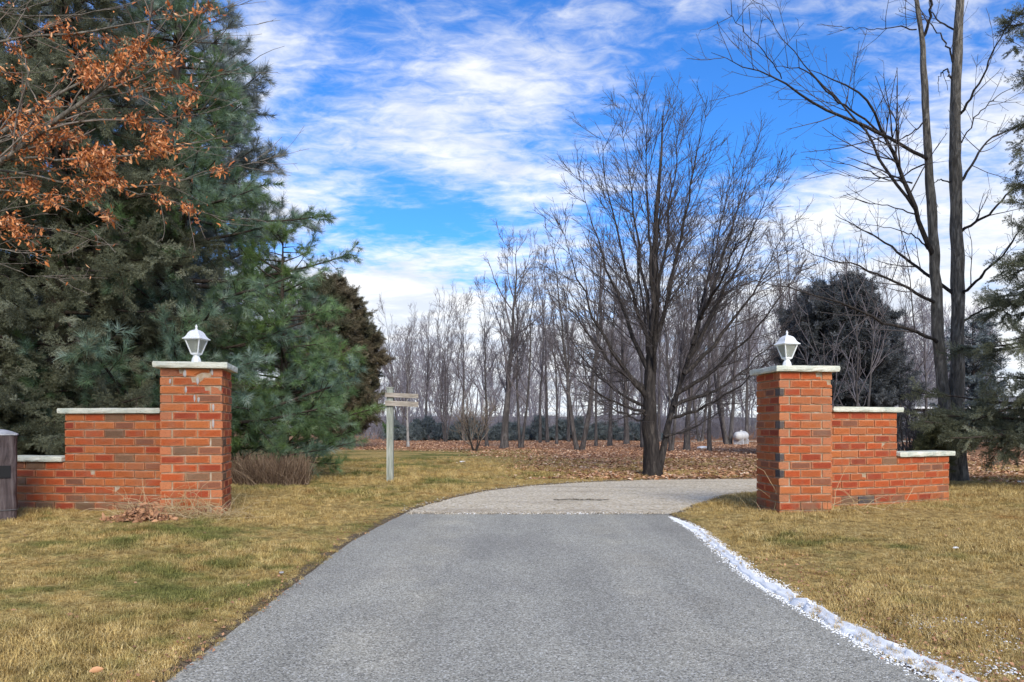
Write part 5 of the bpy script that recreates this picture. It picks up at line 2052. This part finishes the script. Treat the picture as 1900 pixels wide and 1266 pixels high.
F = np.stack([idx[:-1, :-1], idx[:-1, 1:], idx[1:, 1:], idx[1:, :-1]], -1).reshape(-1, 4)
V = V.reshape(-1, 3)
sn = obj('snow_strip', mesh_np('snow_strip', V, F, M['snow']), kind='stuff')
tag(sn, 'thin strip of old white snow along the right edge of the asphalt', 'snow')
# crumbs of snow
n = 15000
t_ = gs.random(n)
k = np.searchsorted(np.linspace(0, 1, len(i2)), t_).clip(0, len(i2) - 1)
w_ = gs.normal(size=n) * .24 + .46
p = i2[k] * (1 - w_[:, None]) + o2[k] * w_[:, None] + gs.normal(size=(n, 2)) * .006
p[:, 1] += gs.normal(size=n) * .05
# snow among the grass near the lower right
m2 = 3800
cxy = np.stack([1.8 + np.abs(gs.normal(size=m2)) * .26, gs.uniform(2.2, 3.75, m2)], 1)
nk = np.array([mnoise.noise(Vector((a * 4.2, b * 3.2, 2))) for a, b in cxy])
cxy = cxy[gs.random(len(nk)) < np.clip((nk + .05) * 1.3, 0, .6)]
# bits on the joint between asphalt and gravel, and beyond the right wing
jx = np.concatenate([gs.normal(.05, .1, 160), gs.normal(-.55, .09, 120), gs.normal(.82, .17, 300), gs.normal(1.3, .1, 180)])
j = np.stack([jx, 8.43 + gs.normal(size=len(jx)) * .035], 1)
rt = np.stack([gs.uniform(8.2, 10.5, 2600), 11.6 + gs.normal(size=2600) * .22], 1)
nk = np.array([mnoise.noise(Vector((a * 1.6, b * 3.0, 7))) for a, b in rt])
rt = rt[nk > -.05]
sizes = np.concatenate([gs.uniform(.0018, .0075, len(p)), gs.uniform(.0018, .0065, len(cxy)), gs.uniform(.004, .012, len(j)), gs.uniform(.012, .045, len(rt))])
allp = np.concatenate([p, cxy, j, rt])
z = np.maximum(gz(allp[:, 0], allp[:, 1]), 0) + sizes * .3
z[len(p):len(p) + len(cxy)] += .006
eul = np.stack([gs.normal(size=len(allp)) * .2, gs.normal(size=len(allp)) * .2, gs.uniform(0, 6.28, len(allp))], 1)
o = scatter('snow_crumbs', 'snow', np.concatenate([allp, z[:, None]], 1), eul, sizes, None, gs)
tag(o, 'loose white snow crumbs beside the strip, on the verge and under the right spruce', 'snow')

# gravel stones spilling over the edges
n = 5200
cg = np.concatenate([curve_pts(GL2, 1500, 0, .33), curve_pts(GR2, 1300, 0, .33), np.stack([gs.uniform(-1.2, 1.75, 1600), 8.43 + gs.normal(size=1600) * .05], 1)])
cg[:2800] += gs.normal(size=(2800, 2)) * .07
sz_ = gs.uniform(.004, .012, len(cg))
z = np.maximum(gz(cg[:, 0], cg[:, 1]), .004) + sz_ * .05
eul = gs.uniform(0, 6.28, (len(cg), 3))
o = scatter('gravel_stones', 'stone', np.concatenate([cg, z[:, None]], 1), eul, sz_, None, gs)
tag(o, 'loose pale stones along the gravel edges and the asphalt joint', 'gravel')

# ------------------------------------------------------------------ dry stalks and leaf pile, straws at the walls
def stalks(name, label, cat, loc, n, rad, h, lean, mat, seed, r=.0035, parent_thing=True, ell=(1, 1), K=6):
    g = np.random.default_rng(seed)
    a = g.random(n) * 2 * PI
    rr = np.sqrt(g.random(n))
    b = np.stack([rad * ell[0] * rr * np.cos(a), rad * ell[1] * rr * np.sin(a), np.zeros(n) - .02], 1)
    dcur = nz(np.stack([g.normal(size=n) * lean, g.normal(size=n) * lean, np.ones(n)], 1))
    L = h * (.5 + .6 * g.random(n))
    pts_ = [b]
    for k in range(K - 1):
        dcur = nz(dcur + g.normal(size=(n, 3)) * .13 + np.array([0, 0, -.10]) * k * lean)
        pts_.append(pts_[-1] + dcur * (L / (K - 1))[:, None])
    Pn = np.stack(pts_, 1)
    Pn[..., 2] = np.maximum(Pn[..., 2], .006)
    Rn = r * np.linspace(1, .4, K)[None] * np.ones((n, 1))
    V, F = tubes(Pn, Rn, 3)
    o = obj(name, mesh_np(name, V, F, mat, shade=np.repeat(g.random(n), K * 3)), None, [float(v) for v in loc], kind='stuff')
    tag(o, label, cat)
    return o


xb = P(500, 0, 11.7)[0]
for (px, yb, n, seed) in ((500, 11.7, 2600, 1),):
    xb = P(px, 0, yb)[0]
    stalks('dry_grass_clump', 'brown dry stalks standing under the pine boughs right of the left pillar', 'dry grass', (xb, yb, g1(xb, yb)), n, .62, .52, .28, M['dry_clump'], seed, .004, ell=(1.0, .55))
lx, ly = P(275, 0, 7.25)[0], 7.25
stalks('straw_tangle', 'tangle of pale dead grass stems at the foot of the left pillar', 'dry grass', (lx + .3, ly + .12, g1(lx, ly)), 300, .45, .46, 1.1, M['straw_shade'], 8, .0026, ell=(1.5, .25))
stalks('straw_tangle', 'pale dead grass stems arching against the foot of the right wing wall', 'dry grass', (3.5, 8.15, g1(3.5, 8.05)), 34, .6, .6, 1.0, M['straw_shade'], 9, .0034, ell=(1.5, .15))
gp_ = np.random.default_rng(33)
n = 900
lp = np.stack([gp_.normal(size=n) * .15, gp_.normal(size=n) * .08, np.abs(gp_.normal(size=n)) * .035 + .01], 1)
lp[:, 2] *= np.clip(1.6 - np.abs(lp[:, 0]) * 5, .3, 1.6)
V, F = leaf_mesh(lp, nz(gp_.normal(size=(n, 3)) * np.array([1, 1, .5])), .035 + .035 * gp_.random(n), gp_, .5, .5)
o = obj('leaf_pile', mesh_np('leaf_pile', V, F, M['fallen_leaf'], shade=np.repeat(gp_.random(n) * .7, 15)), None, (lx - .05, ly - .02, g1(lx, ly)), kind='stuff')
tag(o, 'small heap of dark dead leaves at the foot of the left pillar', 'leaves')

# stick on the gravel
st_ = np.array([[-.28, .03, .01, .008], [-.1, .05, .014, .010], [.05, .0, .012, .012], [.3, -.03, .012, .010], [.45, -.02, .01, .006]])
st_[:, 0] *= 1.0
q = resample(st_, 12, gp_, .004)
V, F = tubes(q[None, :, :3], q[None, :, 3], 6)
o = obj('stick', mesh_np('stick', V, F, M['bark_grey']), None, (.83, 9.75, .014))
tag(o, 'thin brown stick lying on the pale gravel', 'stick')


def bit(name, label, cat, px, py, size, mat, seed, dz=.01, flat=.4):
    g = np.random.default_rng(seed)
    Yd = 1372 / (py - 790.0)
    Yd *= (1 - .05)
    x = (px - 950) / 1372 * Yd
    o = obj(name, rock_mesh(g, mat, name, flat), None, (x, Yd, g1(x, Yd) + dz))
    o.scale = (size, size * .8, size)
    tag(o, label, cat)


bit('snow_lump', 'small white snow lump alone on the right lawn', 'snow', 1773, 1028, .022, M['snow'], 1, .02)
bit('pebble', 'pale pebble on the left lawn close to the asphalt', 'stone', 522, 1060, .02, M['grey_cap'], 2, .02)
bit('pebble', 'flat pale pebble at the left asphalt edge', 'stone', 547, 1080, .022, M['grey_cap'], 3, .012, .25)
bit('snow_lump', 'white scrap of snow far out on the lawn before the small shrub', 'snow', 858, 857, .10, M['snow'], 4, .02, .2)
bit('snow_lump', 'white scrap of snow among the leaves right of the maple', 'snow', 1303, 832, .3, M['snow'], 5, .05, .25)
gp2 = np.random.default_rng(41)
V, F = leaf_mesh(np.zeros((1, 3)), np.array([[1.0, .2, .1]]), np.array([.05]), gp2, .3, .7)
o = obj('dead_leaf', mesh_np('dead_leaf', V, F, M['oak_leaf'], shade=np.full(15, .95)), None, (P(165, 0, 2.75)[0], 2.75, .085))
tag(o, 'single pale orange leaf on the grass at the bottom left', 'leaf')
